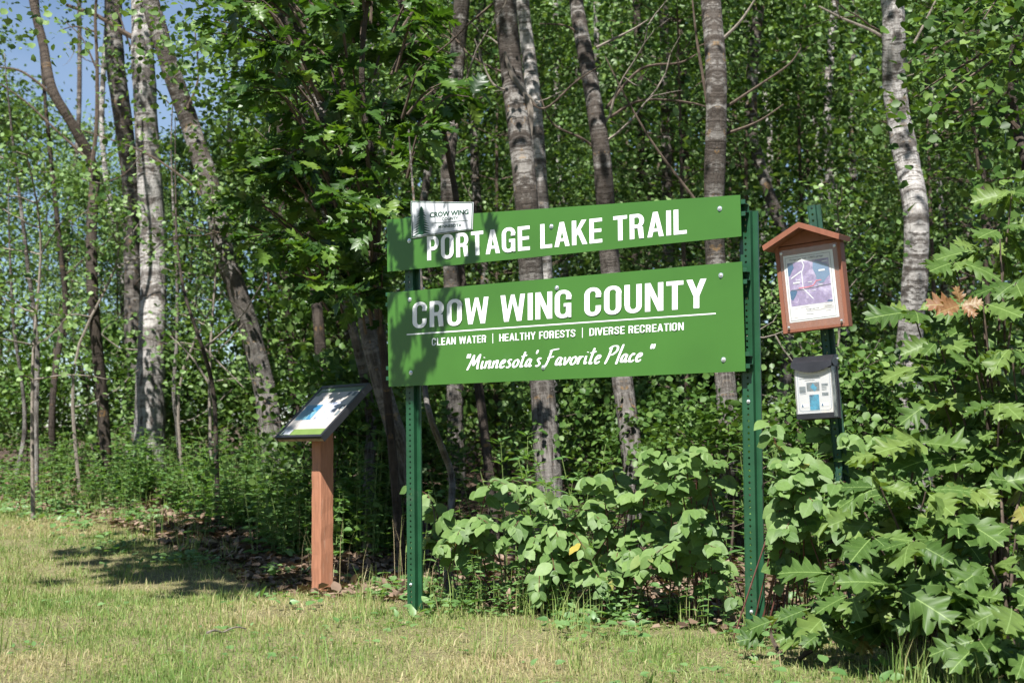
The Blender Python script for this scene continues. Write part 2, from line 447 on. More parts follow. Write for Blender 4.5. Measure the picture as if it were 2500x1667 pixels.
M['post'] = plain('green_post_paint', (0.0102, 0.0527, 0.0221), 0.36, 0.5, var=0.22, scale=12, dirt=(0.055, 0.085, 0.055), dirt_pos=(0.58, 0.74))
M['oldpost'] = plain('worn_green_paint', (0.016, 0.055, 0.034), 0.6, 0.3, var=0.35, scale=25, dirt=(0.11, 0.12, 0.11), dirt_pos=(0.57, 0.66))
M['zinc'] = plain('zinc', (0.62, 0.64, 0.66), 0.3, 0.5, metal=0.8, var=0.15, scale=90)
M['redwood'] = plain('redwood_stain', (0.2970, 0.1305, 0.0738), 0.62, 0.3, var=0.22, scale=9, bump=0.25, stretch=(9, 9, 1), dirt=(0.40, 0.26, 0.19), dirt_pos=(0.6, 0.72))
M['kioskwood'] = plain('kiosk_paint', (0.1840, 0.0699, 0.0405), 0.6, 0.3, var=0.12, scale=10, bump=0.12, stretch=(6, 6, 1), dirt=(0.36, 0.17, 0.11), dirt_pos=(0.66, 0.78))
M['rawwood'] = plain('weathered_wood', (0.26, 0.19, 0.125), 0.8, 0.2, var=0.45, scale=14, bump=0.4, stretch=(2, 2, 9))
M['blackframe'] = plain('black_frame', (0.016, 0.016, 0.019), 0.38, 0.5, var=0.3, scale=20)
M['blackplastic'] = plain('black_plastic', (0.014, 0.014, 0.017), 0.42, 0.4, var=0.35, scale=16, dirt=(0.05, 0.05, 0.048), dirt_pos=(0.62, 0.8))
M['paper'] = plain('paper', (0.5100, 0.5100, 0.5015), 0.55, 0.4, var=0.04, scale=12)
M['paperstain'] = plain('stained_paper', (0.3995, 0.3995, 0.3995), 0.5, 0.4, var=0.05, scale=10, dirt=(0.62, 0.5, 0.33), dirt_pos=(0.56, 0.7))
M['cream'] = plain('panel_cream', (0.3772, 0.3444, 0.3116), 0.3, 0.5, var=0.05, scale=12, coat=0.3)
M['olive'] = plain('panel_olive', (0.1280, 0.1920, 0.0400), 0.3, 0.5, var=0.1, scale=12, coat=0.3)
M['darkolive'] = plain('panel_dark_green', (0.045, 0.085, 0.022), 0.3, 0.5, var=0.1, scale=12, coat=0.3)
M['bluemap'] = plain('blue_map_print', (0.1020, 0.2210, 0.2635), 0.35, 0.5, var=0.4, scale=22, dirt=(0.02, 0.12, 0.24), dirt_pos=(0.48, 0.56), coat=0.3)
M['greymap'] = plain('grey_map_print', (0.33, 0.34, 0.38), 0.35, 0.5, var=0.2, scale=22, dirt=(0.11, 0.13, 0.19), dirt_pos=(0.5, 0.57), coat=0.3)
M['aerial'] = plain('aerial_print', (0.1951, 0.1517, 0.2601), 0.45, 0.5, var=0.25, scale=60, dirt=(0.40, 0.35, 0.47), dirt_pos=(0.5, 0.66))
M['lake'] = plain('lake_print', (0.10, 0.16, 0.25), 0.4, 0.5, var=0.12, scale=8)
M['deeplake'] = plain('deep_lake_print', (0.015, 0.07, 0.15), 0.4, 0.5, var=0.15, scale=10)
M['teal'] = plain('teal_print', (0.02, 0.17, 0.26), 0.4, 0.5, var=0.35, scale=60, dirt=(0.01, 0.04, 0.08), dirt_pos=(0.52, 0.6))
M['greyprint'] = plain('grey_print', (0.10, 0.12, 0.13), 0.5, 0.4, var=0.4, scale=80)
M['palegrey'] = plain('pale_text_print', (0.42, 0.40, 0.38), 0.5, 0.4, var=0.2, scale=60)
M['trailred'] = plain('trail_line_print', (0.5, 0.12, 0.16), 0.5, 0.4, var=0.1)

def clear_mat():
    m, n, N, Lk = new_mat('clear_acrylic')
    out = N('ShaderNodeOutputMaterial'); t = N('ShaderNodeBsdfTransparent'); g = N('ShaderNodeBsdfGlossy'); g.inputs['Roughness'].default_value = 0.08
    d = N('ShaderNodeBsdfDiffuse'); d.inputs['Color'].default_value = (0.7, 0.7, 0.68, 1)
    m1 = N('ShaderNodeMixShader'); m1.inputs[0].default_value = 0.02; Lk(t.outputs[0], m1.inputs[1]); Lk(d.outputs[0], m1.inputs[2])
    m2 = N('ShaderNodeMixShader'); m2.inputs[0].default_value = 0.03; Lk(m1.outputs[0], m2.inputs[1]); Lk(g.outputs[0], m2.inputs[2])
    Lk(m2.outputs[0], out.inputs['Surface'])
    return m
M['clear'] = clear_mat()
def cloudy_mat():
    m, n, N, Lk = new_mat('scratched_plastic')
    out = N('ShaderNodeOutputMaterial'); t = N('ShaderNodeBsdfTransparent'); p = N('ShaderNodeBsdfPrincipled'); p.inputs['Roughness'].default_value = 0.25
    tcn = N('ShaderNodeTexCoord'); mpn = N('ShaderNodeMapping'); mpn.inputs['Scale'].default_value = (1, 1, 0.4); mpn.inputs['Rotation'].default_value = (0.5, 0.2, 0)
    z = N('ShaderNodeTexNoise'); z.inputs['Scale'].default_value = 45; z.inputs['Detail'].default_value = 5
    Lk(tcn.outputs['Object'], mpn.inputs[0]); Lk(mpn.outputs[0], z.inputs['Vector'])
    r = ramp(n, [(0.4, (0.05, 0.05, 0.045)), (0.62, (0.4, 0.4, 0.36))]); Lk(z.outputs[0], r.inputs[0]); Lk(r.outputs[0], p.inputs['Base Color'])
    mm = N('ShaderNodeMixShader'); mm.inputs[0].default_value = 0.75; Lk(t.outputs[0], mm.inputs[1]); Lk(p.outputs[0], mm.inputs[2]); Lk(mm.outputs[0], out.inputs['Surface'])
    return m
M['cloudy'] = cloudy_mat()

def ground_mat():
    m, n, N, Lk = new_mat('ground')
    out = N('ShaderNodeOutputMaterial'); p = N('ShaderNodeBsdfPrincipled'); p.inputs['Roughness'].default_value = 0.95; p.inputs['Specular IOR Level'].default_value = 0.1
    tcn = N('ShaderNodeTexCoord'); a = N('ShaderNodeAttribute'); a.attribute_name = 'lawn'
    def noise(s, d=6):
        z = N('ShaderNodeTexNoise'); z.inputs['Scale'].default_value = s; z.inputs['Detail'].default_value = d; z.inputs['Roughness'].default_value = 0.7
        Lk(tcn.outputs['Object'], z.inputs['Vector']); return z.outputs[0]
    lw = ramp(n, [(0.3, (0.09, 0.075, 0.042)), (0.5, (0.21, 0.185, 0.10)), (0.7, (0.16, 0.18, 0.065))]); Lk(noise(34, 9), lw.inputs[0])
    so = ramp(n, [(0.3, (0.030, 0.022, 0.016)), (0.5, (0.085, 0.06, 0.043)), (0.72, (0.20, 0.145, 0.11))]); Lk(noise(26, 8), so.inputs[0])
    x = N('ShaderNodeMixRGB'); Lk(a.outputs['Fac'], x.inputs['Fac']); Lk(so.outputs[0], x.inputs['Color1']); Lk(lw.outputs[0], x.inputs['Color2'])
    Lk(x.outputs[0], p.inputs['Base Color'])
    b = N('ShaderNodeBump'); b.inputs['Strength'].default_value = 0.8; b.inputs['Distance'].default_value = 0.03; Lk(noise(45, 8), b.inputs['Height']); Lk(b.outputs[0], p.inputs['Normal'])
    Lk(p.outputs[0], out.inputs['Surface'])
    return m
M['ground'] = ground_mat()

# ------------------------------------------------------------------ ground
gx = np.unique(np.concatenate([np.linspace(-600, -40, 12), np.linspace(-40, -7, 24), np.linspace(-7, 6, 120), np.linspace(6, 40, 24), np.linspace(40, 600, 12)]))
gy = np.unique(np.concatenate([np.linspace(-300, -5, 10), np.linspace(-5, 3.5, 12), np.linspace(3.5, 16, 120), np.linspace(16, 60, 40), np.linspace(60, 1200, 14)]))
GX, GY = np.meshgrid(gx, gy)
Vg = np.stack([GX, GY, gz(GX, GY)], -1).reshape(-1, 3)
nx, ny = len(gx), len(gy)
ii, jj = np.meshgrid(np.arange(nx - 1), np.arange(ny - 1))
a_ = (jj * nx + ii).ravel()
Fg = np.stack([a_, a_ + 1, a_ + 1 + nx, a_ + nx], -1)
def lawn_mask(x, y):
    e = lawn_edge(x) + 1.1 * (vnoise(x * 1.3 + 3, y * 1.3) - 0.5) + 0.5 * (vnoise(x * 4, y * 4) - 0.5)
    return 1 - sm(-0.35, 0.35, y - e)
gm = mesh('ground', Vg, Fg, M['ground'], smooth=True)
at_ = gm.attributes.new('lawn', 'FLOAT', 'POINT')
at_.data.foreach_set('value', lawn_mask(Vg[:, 0], Vg[:, 1]).astype(np.float32))
link(bpy.data.objects.new('ground', gm), None, kind='structure')

# ------------------------------------------------------------------ lettering
def font_mesh(body, bold=0.0, space=1.0):
    c = bpy.data.curves.new('lettering', 'FONT')
    c.body = body; c.size = 1.0; c.offset = bold; c.space_character = space; c.resolution_u = 3
    o = bpy.data.objects.new('lettering', c); C.objects.link(o)
    bpy.context.view_layer.update()
    me = o.evaluated_get(bpy.context.evaluated_depsgraph_get()).to_mesh()
    V = np.array([v.co[:] for v in me.vertices]); Fs = [tuple(p.vertices) for p in me.polygons]
    bpy.data.objects.remove(o); bpy.data.curves.remove(c)
    return V, Fs

def arc(cx, cy, rx, ry, a0, a1, n=9):
    t = np.radians(np.linspace(a0, a1, n))
    return [(cx + rx * math.cos(q), cy + ry * math.sin(q)) for q in t]

def ring(w, y0, y1, s, t, r, cut=None, start='O'):
    """condensed round letter: outer and inner rounded rectangles, paired; returns list of polygons"""
    out = arc(w - r, y1 - r * 1.05, r, r * 1.05, 0, 90) + arc(r, y1 - r * 1.05, r, r * 1.05, 90, 180) + arc(r, y0 + r * 1.05, r, r * 1.05, 180, 270) + arc(w - r, y0 + r * 1.05, r, r * 1.05, 270, 360)
    ri = max(r - s, .03); rj = max(r * 1.05 - t, .05)
    inn = arc(w - s - ri, y1 - t - rj, ri, rj, 0, 90) + arc(s + ri, y1 - t - rj, ri, rj, 90, 180) + arc(s + ri, y0 + t + rj, ri, rj, 180, 270) + arc(w - s - ri, y0 + t + rj, ri, rj, 270, 360)
    P = []
    n = len(out)
    for i in range(n - (1 if cut else 0)):
        j = (i + 1) % n
        P.append([out[i], out[j], inn[j], inn[i]])
    if cut:
        hi, lo = cut
        P.append([out[0], inn[0], (w - s, hi), (w, hi)])
        P.append([out[-1], inn[-1], (w - s, lo), (w, lo)])
    return P

def glyph(ch, s=.172, t=.142):
    R = lambda x0, y0, x1, y1: [(x0, y0), (x1, y0), (x1, y1), (x0, y1)]
    def bowl(w, y0, y1, tt, ry=None, x0=None):
        x0 = s * .9 if x0 is None else x0
        h = (y1 - y0) / 2; ry = ry or h; rx = min(ry, w - s - .02, .25)
        ri = max(rx - s, .02); rj = max(ry - tt, .02)
        o = [(x0, y1)] + arc(w - rx, y1 - ry, rx, ry, 90, 0, 9) + arc(w - rx, y0 + ry, rx, ry, 0, -90, 9) + [(x0, y0)]
        i = [(x0, y1 - tt)] + arc(w - rx, y1 - ry, ri, rj, 90, 0, 9) + arc(w - rx, y0 + ry, ri, rj, 0, -90, 9) + [(x0, y0 + tt)]
        return [[o[k], o[k + 1], i[k + 1], i[k]] for k in range(len(o) - 1)]
    if ch == 'I': return s, [R(0, 0, s, 1)]
    if ch == '|': return s * .5, [R(0, -.2, s * .5, 1.15)]
    if ch == 'L': return .47, [R(0, 0, s, 1), R(s, 0, .47, t)]
    if ch == 'E': return .49, [R(0, 0, s, 1), R(s, 0, .49, t), R(s, 1 - t, .49, 1), R(s, .435, .46, .435 + t * .95)]
    if ch == 'F': return .47, [R(0, 0, s, 1), R(s, 1 - t, .47, 1), R(s, .42, .43, .42 + t * .95)]
    if ch == 'H': return .56, [R(0, 0, s, 1), R(.56 - s, 0, .56, 1), R(s, .44, .56 - s, .44 + t * .95)]
    if ch == 'T': return .52, [R(0, 1 - t, .52, 1), R(.26 - s / 2, 0, .26 + s / 2, 1 - t)]
    if ch == 'O': return .56, ring(.56, -.015, 1.015, s, t * .95, .255)
    if ch == 'C': return .55, ring(.55, -.015, 1.015, s, t * .95, .255, cut=(.65, .35))
    if ch == 'D': return .55, [R(0, 0, s, 1)] + bowl(.55, 0, 1, t, .3)
    if ch == 'S':
        p = spline([(.475, .70, 0), (.43, .86, 0), (.27, .935, 0), (.11, .86, 0), (.09, .70, 0), (.20, .565, 0), (.36, .46, 0), (.455, .30, 0), (.42, .13, 0), (.27, .065, 0), (.11, .13, 0), (.065, .31, 0)], 34)[:, :2]
        T = np.gradient(p, axis=0); T /= np.linalg.norm(T, axis=1)[:, None]
        w_ = (t / 2 + (s - t) / 2 * np.abs(T[:, 1]))[:, None]; Nn = np.stack([-T[:, 1], T[:, 0]], 1)
        A = p + Nn * w_; B_ = p - Nn * w_
        return .53, [[tuple(A[k]), tuple(A[k + 1]), tuple(B_[k + 1]), tuple(B_[k])] for k in range(33)]
    if ch == 'G':
        p = ring(.56, -.015, 1.015, s, t * .95, .255, cut=(.66, .40))
        return .56, p + [R(.31, .40, .56, .52), R(.47, 0, .56, .40)]
    if ch == 'U':
        return .55, [q for q in ring(.55, -.015, 1.3, s, t * .95, .255) if max(v[1] for v in q) < .35] + [R(0, .252, s, 1), R(.55 - s, .252, .55, 1)]
    if ch == 'P': return .53, [R(0, 0, s, 1)] + bowl(.53, .40, 1, t)
    if ch == 'R': return .56, [R(0, 0, s, 1)] + bowl(.54, .42, 1, t) + [[(.30, .45), (.36, 0), (.36 + s, 0), (.50, .46)]]
    if ch == 'A': return .60, [[(0, 0), (s, 0), (.385, 1), (.215, 1)], [(.60 - s, 0), (.60, 0), (.385, 1), (.29, 1), (.28, .78)], R(.15, .21, .45, .21 + t * .9)]
    if ch == 'V': return .60, [[(0, 1), (s, 1), (.38, 0), (.21, 0)], [(.60 - s, 1), (.60, 1), (.38, 0), (.29, 0), (.28, .22)]]
    if ch == 'N': return .57, [R(0, 0, s * .95, 1), R(.57 - s * .95, 0, .57, 1), [(.0, 1), (s, 1), (.57, 0), (.57 - s, 0)]]
    if ch == 'K': return .59, [R(0, 0, s, 1), [(s * .9, .32), (s * .9, .57), (.38, 1), (.575, 1)], [(.22, .50), (.335, .64), (.60, 0), (.60 - s * 1.1, 0)]]
    if ch == 'Y': return .60, [R(.30 - s / 2, 0, .30 + s / 2, .42), [(0, 1), (s * 1.05, 1), (.30 + s / 2, .41), (.30 - s / 2, .41)], [(.60, 1), (.60 - s * 1.05, 1), (.30 - s / 2, .41), (.30 + s / 2, .41)]]
    if ch == 'W': return .86, [[(0, 1), (s * .95, 1), (.285, 0), (.125, 0)], [(.15, 0), (.285, 0), (.49, 1), (.37, 1)], [(.37, 1), (.49, 1), (.71, 0), (.575, 0)], [(.575, 0), (.735, 0), (.86, 1), (.86 - s * .95, 1)]]
    return .24, []

def caps_line(text, gap=.095, s=.172, t=.142):
    x = 0; polys = []
    for ch in text:
        w, ps = glyph(ch, s, t)
        if ps: polys.append([(k, [(px + x, py) for px, py in q]) for k, q in enumerate(ps)])
        x += w + gap
    return x - gap, polys

# brush script strokes: x to the right, y up, x-height .5, capital 1
SCRIPT = {
 '"': (.26, [[(.03, 1.0), (.05, .72)], [(.17, 1.0), (.19, .72)]]),
 'M': (.80, [[(.0, -.06), (.10, .45), (.17, .92)], [(.17, .92), (.25, .5), (.33, .25), (.46, .6), (.58, .95)], [(.58, .95), (.60, .5), (.66, .05), (.74, .08)]]),
 'i': (.26, [[(.06, .50), (.07, .2), (.12, .02), (.22, .12)], [(.08, .70), (.09, .74)]]),
 'n': (.47, [[(.03, .48), (.05, .2), (.05, .0)], [(.05, .25), (.16, .45), (.28, .46), (.30, .2), (.33, .02), (.42, .1)]]),
 'e': (.40, [[(.06, .24), (.22, .30), (.28, .42), (.18, .50), (.06, .36), (.05, .14), (.16, .0), (.34, .12)]]),
 's': (.38, [[(.28, .46), (.16, .50), (.08, .40), (.18, .27), (.27, .14), (.17, .0), (.03, .05)]]),
 'o': (.43, [[(.22, .48), (.08, .38), (.05, .15), (.17, .0), (.32, .12), (.34, .36), (.22, .48), (.2, .44)]]),
 't': (.34, [[(.14, .95), (.12, .5), (.11, .08), (.18, .0), (.27, .08)], [(-.04, .66), (.14, .68), (.32, .74)]]),
 'a': (.45, [[(.30, .42), (.16, .48), (.05, .3), (.06, .06), (.18, .04), (.29, .26), (.31, .46)], [(.31, .46), (.29, .15), (.35, .01), (.43, .1)]]),
 "'": (.16, [[(.08, 1.02), (.06, .78)]]),
 'F': (.58, [[(.12, .95), (.10, .4), (.02, -.06)], [(.02, .90), (.25, .98), (.58, 1.02)], [(.0, .48), (.2, .52), (.40, .56)]]),
 'v': (.40, [[(.02, .48), (.10, .2), (.14, .02), (.28, .25), (.33, .5)]]),
 'r': (.36, [[(.05, .50), (.07, .2), (.06, .0)], [(.07, .25), (.16, .44), (.30, .46)]]),
 'P': (.60, [[(.14, .95), (.11, .4), (.03, -.06)], [(.0, .85), (.2, 1.0), (.46, .98), (.52, .74), (.34, .52), (.12, .46)]]),
 'l': (.24, [[(.16, 1.08), (.11, .5), (.09, .1), (.08, -.1)]]),
 'c': (.38, [[(.28, .42), (.18, .49), (.06, .32), (.06, .1), (.17, .0), (.34, .12)]]),
 ' ': (.22, []),
}
def script_line(text, shear=.33):
    x = 0; polys = []; k = 0
    for ch in text:
        w, strokes = SCRIPT[ch]
        lt = []
        for st in strokes:
            p = spline([(a + x, b, 0) for a, b in st], 5 if len(st) < 3 else 4 * len(st))[:, :2]
            T = np.gradient(p, axis=0); T /= np.linalg.norm(T, axis=1)[:, None] + 1e-9
            Nn = np.stack([-T[:, 1], T[:, 0]], 1)
            wd = .032 + .038 * np.abs(T[:, 1]); wd[0] *= .75; wd[-1] *= .55
            A = p + Nn * wd[:, None]; B = p - Nn * wd[:, None]
            A[:, 0] += shear * A[:, 1]; B[:, 0] += shear * B[:, 1]
            for i in range(len(p) - 1):
                lt.append((k % 5, [tuple(B[i]), tuple(B[i + 1]), tuple(A[i + 1]), tuple(A[i])]))
            k += 1
        if lt: polys.append(lt)
        x += w + .03
    return x, polys

# ------------------------------------------------------------------ the big trail sign
PL = at(947, 1100, 6.82); PR = at(1816, 1100, 5.85)
se = PR - PL; se[2] = 0; se /= np.linalg.norm(se)
UZ = np.array([0, 0, 1.0])
sn = np.cross(se, UZ); sn /= np.linalg.norm(sn)
if sn[1] > 0: sn = -sn
SP0 = PL
def S(px, py, off=0.0):
    return on_plane(px, py, SP0, sn) + sn * off

def quad_text(name, root, polys, wd, corners, mat, off, step=0.0001, label=None):
    """map unit lettering (0..wd, 0..1) onto the quad of photo corners bl, br, tr, tl"""
    bl, br, tr, tl = [S(*c) for c in corners]
    for letter in polys:
        V = []; Fs = []
        for k, q in letter:
            b = len(V)
            for x, y in q:
                u = x / wd
                V.append((bl * (1 - u) + br * u) * (1 - y) + (tl * (1 - u) + tr * u) * y + sn * (off + k * step))
            Fs.append(tuple(range(b, b + len(q))))
        part(name, root, V, Fs, mat, label=label)

def font_quad(name, root, body, corners, mat, off, bold=0.0, space=1.0, plane=None, label=None):
    V2, Fs = font_mesh(body, bold, space)
    x0, x1 = V2[:, 0].min(), V2[:, 0].max(); y0, y1 = V2[:, 1].min(), V2[:, 1].max()
    bl, br, tr, tl = [np.asarray(c, float) if plane is not None else S(*c) for c in corners]
    n = plane if plane is not None else sn
    u = ((V2[:, 0] - x0) / (x1 - x0))[:, None]; v = ((V2[:, 1] - y0) / (y1 - y0))[:, None]
    V = (bl * (1 - u) + br * u) * (1 - v) + (tl * (1 - u) + tr * u) * v + n * off
    return part(name, root, V, Fs, mat, label=label)

sb = S(1400, 1525, -0.05)
sign = thing('trail_sign', (sb[0], sb[1], 0.0), 'large green trail sign with white lettering on two green channel posts', 'sign')
def sheet(name, corners, mat, thick, off):
    c = [S(*q) for q in corners]
    V = [p + sn * off for p in c] + [p + sn * (off - thick) for p in c]
    return part(name, sign, V, [(0, 1, 2, 3), (7, 6, 5, 4), (0, 4, 5, 1), (1, 5, 6, 2), (2, 6, 7, 3), (3, 7, 4, 0)], mat)
lower = sheet('panel', [(949, 944), (1820, 906), (1811.5, 638.6), (945.6, 715)], M['signgreen'], 0.004, 0.0)
lower['label'] = 'taller lower green panel naming the county'
upper = sheet('panel', [(945.6, 663.7), (1810, 577), (1807, 476), (944, 536)], M['signgreen'], 0.004, 0.0)
upper['label'] = 'narrow upper green panel naming the trail'
wd, ps = caps_line('PORTAGE LAKE TRAIL')
quad_text('letter', upper, ps, wd, [(1043.5, 636), (1677, 570.3), (1676.5, 509.5), (1042.5, 578)], M['white'], 0.0012)
wd, ps = caps_line('CROW WING COUNTY')
quad_text('letter', lower, ps, wd, [(1008, 801.5), (1725, 750.5), (1725, 680), (1008, 739.5)], M['white'], 0.0012)
wd, ps = caps_line('CLEAN WATER  |  HEALTHY FORESTS  |  DIVERSE RECREATION', .09, .15, .125)
quad_text('letter', lower, ps, wd, [(1055, 843.6), (1669.5, 805.5), (1669.5, 786.9), (1055, 826)], M['white'], 0.0012)
wd, ps = script_line('"Minnesota\'s Favorite Place "')
quad_text('letter', lower, ps, wd, [(1131, 902), (1590, 881), (1590, 840), (1131, 865)], M['white'], 0.0012)
a, b, c, d = S(993.4, 818.2), S(1747.7, 766.8), S(1747.7, 763.8), S(993.4, 815.2)
part('underline', lower, [p + sn * 0.0012 for p in (a, b, c, d)], [(0, 1, 2, 3)], M['white'])
# small county badge overlapping the upper panel
bcs = [(1007, 581.6), (1155, 560.6), (1157.5, 494.4), (1005, 491.9)]
badge = sheet('badge', bcs, M['badge'], 0.004, 0.0062)
def inset(cs, k):
    m = np.mean(cs, axis=0)
    return [tuple(m + (np.array(c) - m) * (1 - k * np.array([.055, .10]) * 1.0)) for c in cs]
o1 = [S(*c, 0.0072) for c in inset(bcs, .25)]; i1 = [S(*c, 0.0072) for c in inset(bcs, .72)]
part('border', badge, o1 + i1, [(k, (k + 1) % 4, 4 + (k + 1) % 4, 4 + k) for k in range(4)], M['badgeink'])
def Q(px, py):   # badge pixel from the zoomed view
    return (930 + px / 3.2, 470 + py / 3.2)
font_quad('lettering', badge, 'CROW WING', [Q(388, 200), Q(692, 172), Q(692, 134), Q(388, 158)], M['badgeink'], 0.0072, bold=0.035)
font_quad('lettering', badge, 'COUNTY', [Q(482, 222), Q(610, 212), Q(610, 190), Q(482, 198)], M['badgeink'], 0.0072, bold=0.02)
font_quad('lettering', badge, 'MINNESOTA', [Q(456, 282), Q(636, 268), Q(636, 244), Q(456, 258)], M['badgeink'], 0.0072, bold=0.02)
part('line', badge, [S(*Q(*c), 0.0072) for c in ((408, 244), (685, 222), (685, 218), (408, 240))], [(0, 1, 2, 3)], M['badgeink'])
# spruce emblem
V = []; Fs = []
base_l, base_r, top = np.array([252, 340.]), np.array([402, 318.]), np.array([322, 108.])
random.seed(3)
nt_ = 11
for i in range(nt_):
    f0 = i / nt_; f1 = min(1.0, (i + 1.7) / nt_)
    w0 = (1 - f0) ** 0.62
    mid0 = (base_l + base_r) / 2 * (1 - f0) + top * f0; mid1 = (base_l + base_r) / 2 * (1 - f1) + top * f1
    hw = (base_r - base_l) / 2 * w0 * random.uniform(.88, 1.08)
    tri = [mid0 - hw + (0, 6), mid0 - hw * .3 - (0, 4), mid0 + (0, 4), mid0 + hw * .3 - (0, 4), mid0 + hw + (0, 6), mid1 if i < nt_ - 1 else top]
    b = len(V)
    V += [S(*Q(*p), 0.0072 + 0.0002 * (i % 3)) for p in tri]
    Fs.append(tuple(range(b, b + 6)))
part('emblem', badge, V, Fs, M['badgeink'], label='dark green spruce emblem')

# bolts
def bolt(p, n, r=0.0105):
    n = n / np.linalg.norm(n); x = np.cross(n, UZ); x /= np.linalg.norm(x); y = np.cross(n, x)
    V = []; Fs = []
    for k, (rr, h, m) in enumerate(((r, 0.0, 12), (r, .002, 12), (r * .62, .0021, 12), (r * .58, .0075, 12), (r * .3, .009, 12))):
        V += [p + (x * math.cos(t) + y * math.sin(t)) * rr + n * h for t in np.linspace(0, 2 * math.pi, 12, endpoint=False)]
    for k in range(4):
        for j in range(12):
            Fs.append((k * 12 + j, k * 12 + (j + 1) % 12, k * 12 + 12 + (j + 1) % 12, k * 12 + 12 + j))
    Fs.append(tuple(range(48, 60)))
    return V, Fs
for px, py in ((999.4, 588), (1001, 731), (1003.4, 909.7), (1346.6, 552.8), (1360, 702.8), (1327, 896.6), (1757.6, 509.4), (1760.4, 672), (1766.8, 877.7)):
    V, Fs = bolt(S(px, py, 0.0005), sn); part('bolt', upper if py in (588, 552.8, 509.4) else lower, V, Fs, M['zinc'], smooth=False)

def channel_post(root, base, up, e, n, length, web=.038, wall=.029, fl=.022, mat=None, pitch=.0254, name='post'):
    """hat-section steel post: holed web in front, walls going back, flanges outwards at the back"""
    base = np.asarray(base, float); mb = MB(); th = .004
    nh = int(length / pitch)
    for i in range(nh):
        o = base + up * (i * pitch)
        hx = [(0, 0), (web, 0), (web, pitch), (0, pitch)]
        oc = [(web / 2 + .0052 * math.cos(t), pitch / 2 + .0052 * math.sin(t)) for t in np.radians(np.arange(225, 225 + 360, 45))]
        for dz, flip in ((0, 1), (-th, -1)):
            V = [o + e * (x - web / 2) + up * y + n * dz for x, y in hx + oc]
            Fs = [(0, 1, 6, 5, 4), (1, 2, 8, 7, 6), (2, 3, 10, 9, 8), (3, 0, 4, 11, 10)]
            mb.add(V, [f[::flip] for f in Fs])
    w = mb.part(name, root, mat)
    sub = w if name == 'post' else root
    L = up * (nh * pitch)
    for s in (-1, 1):
        m2 = MB()
        x0 = e * (s * (web / 2))
        m2.box(base + x0, e * (s * th), L, -n * wall)
        m2.part('wall', sub, mat)
        m3 = MB()
        f_ = fl if s > 0 else fl * .4
        m3.box(base + x0 + e * (s * th) - n * wall, e * (s * f_), L, n * th)
        m3.box(base + x0 + e * (s * (th + f_)) - n * wall, e * (s * .003), L, n * .010)
        m3.part('flange', sub, mat)

# sign posts (web face just behind the stiffening rails)
for bx, by, ty, lean in ((989, 1506, 520, 0), (1824, 1556, 497, 1)):
    p_b = S(bx, by, -0.05); p_b[2] = float(gz(p_b[0], p_b[1])) - 0.12
    p_t = S(982 if not lean else 1807, ty, -0.05)
    upv = p_t - p_b; Ln = np.linalg.norm(upv); upv = upv / Ln
    # keep the post in the sign plane
    upv = upv - sn * np.dot(upv, sn); upv /= np.linalg.norm(upv)
    channel_post(sign, p_b, upv, se, sn, Ln, mat=M['post'])
# ground bolts on the posts
for px, py in ((988, 1428), (1816, 979), (1823, 1495)):
    V, Fs = bolt(S(px, py, -0.049), sn, .008); part('bolt', sign, V, Fs, M['zinc'])
# horizontal hat rails behind the panels
for (xl, yl), (xr, yr) in (((940, 588), (1818, 506)), ((940, 731), (1822, 672)), ((941, 911), (1829, 878))):
    a = S(xl, yl, -0.005); b = S(xr, yr, -0.005)
    ax = b - a; up_ = np.cross(sn, ax); up_ /= np.linalg.norm(up_)
    if up_[2] < 0: up_ = -up_
    mb = MB()
    for o0, hh, d0, dd in ((-.034, .018, 0, .003), (.016, .018, 0, .003), (-.017, .034, .036, .003)):
        mb.box(a + up_ * o0 - sn * d0, ax, up_ * hh, -sn * dd)
    for o0 in (-.018, .015):
        mb.box(a + up_ * o0 - sn * .0035, ax, up_ * .003, -sn * .034)
    mb.part('stiffening_rail', sign, M['post'])

# ------------------------------------------------------------------ low interpretive panel on a wooden post
ie = np.array([.65, -.76, 0.0]); ie /= np.linalg.norm(ie)
ib = np.array([.76, .65, 0.0]); ib /= np.linalg.norm(ib)
ic = at(785, 1003, 8.0)
tilt = math.radians(43)
isl = ib * math.cos(tilt) + UZ * math.sin(tilt)
inn_ = np.cross(ie, isl); inn_ = inn_ / np.linalg.norm(inn_)
if inn_[2] < 0: inn_ = -inn_
IL, ID = .475, .435
gpt = at(787, 1433, 8.0)
info = thing('interpretive_panel', (gpt[0], gpt[1], float(gz(gpt[0], gpt[1]))), 'slanted interpretive panel in a black frame on a reddish wooden post', 'information panel')
pc = np.array([gpt[0], gpt[1], 0.0])
lean_i = (ic[0] - pc[0]) * 0.0
mb = MB()
w2 = .0455
topz = ic[2] + .02
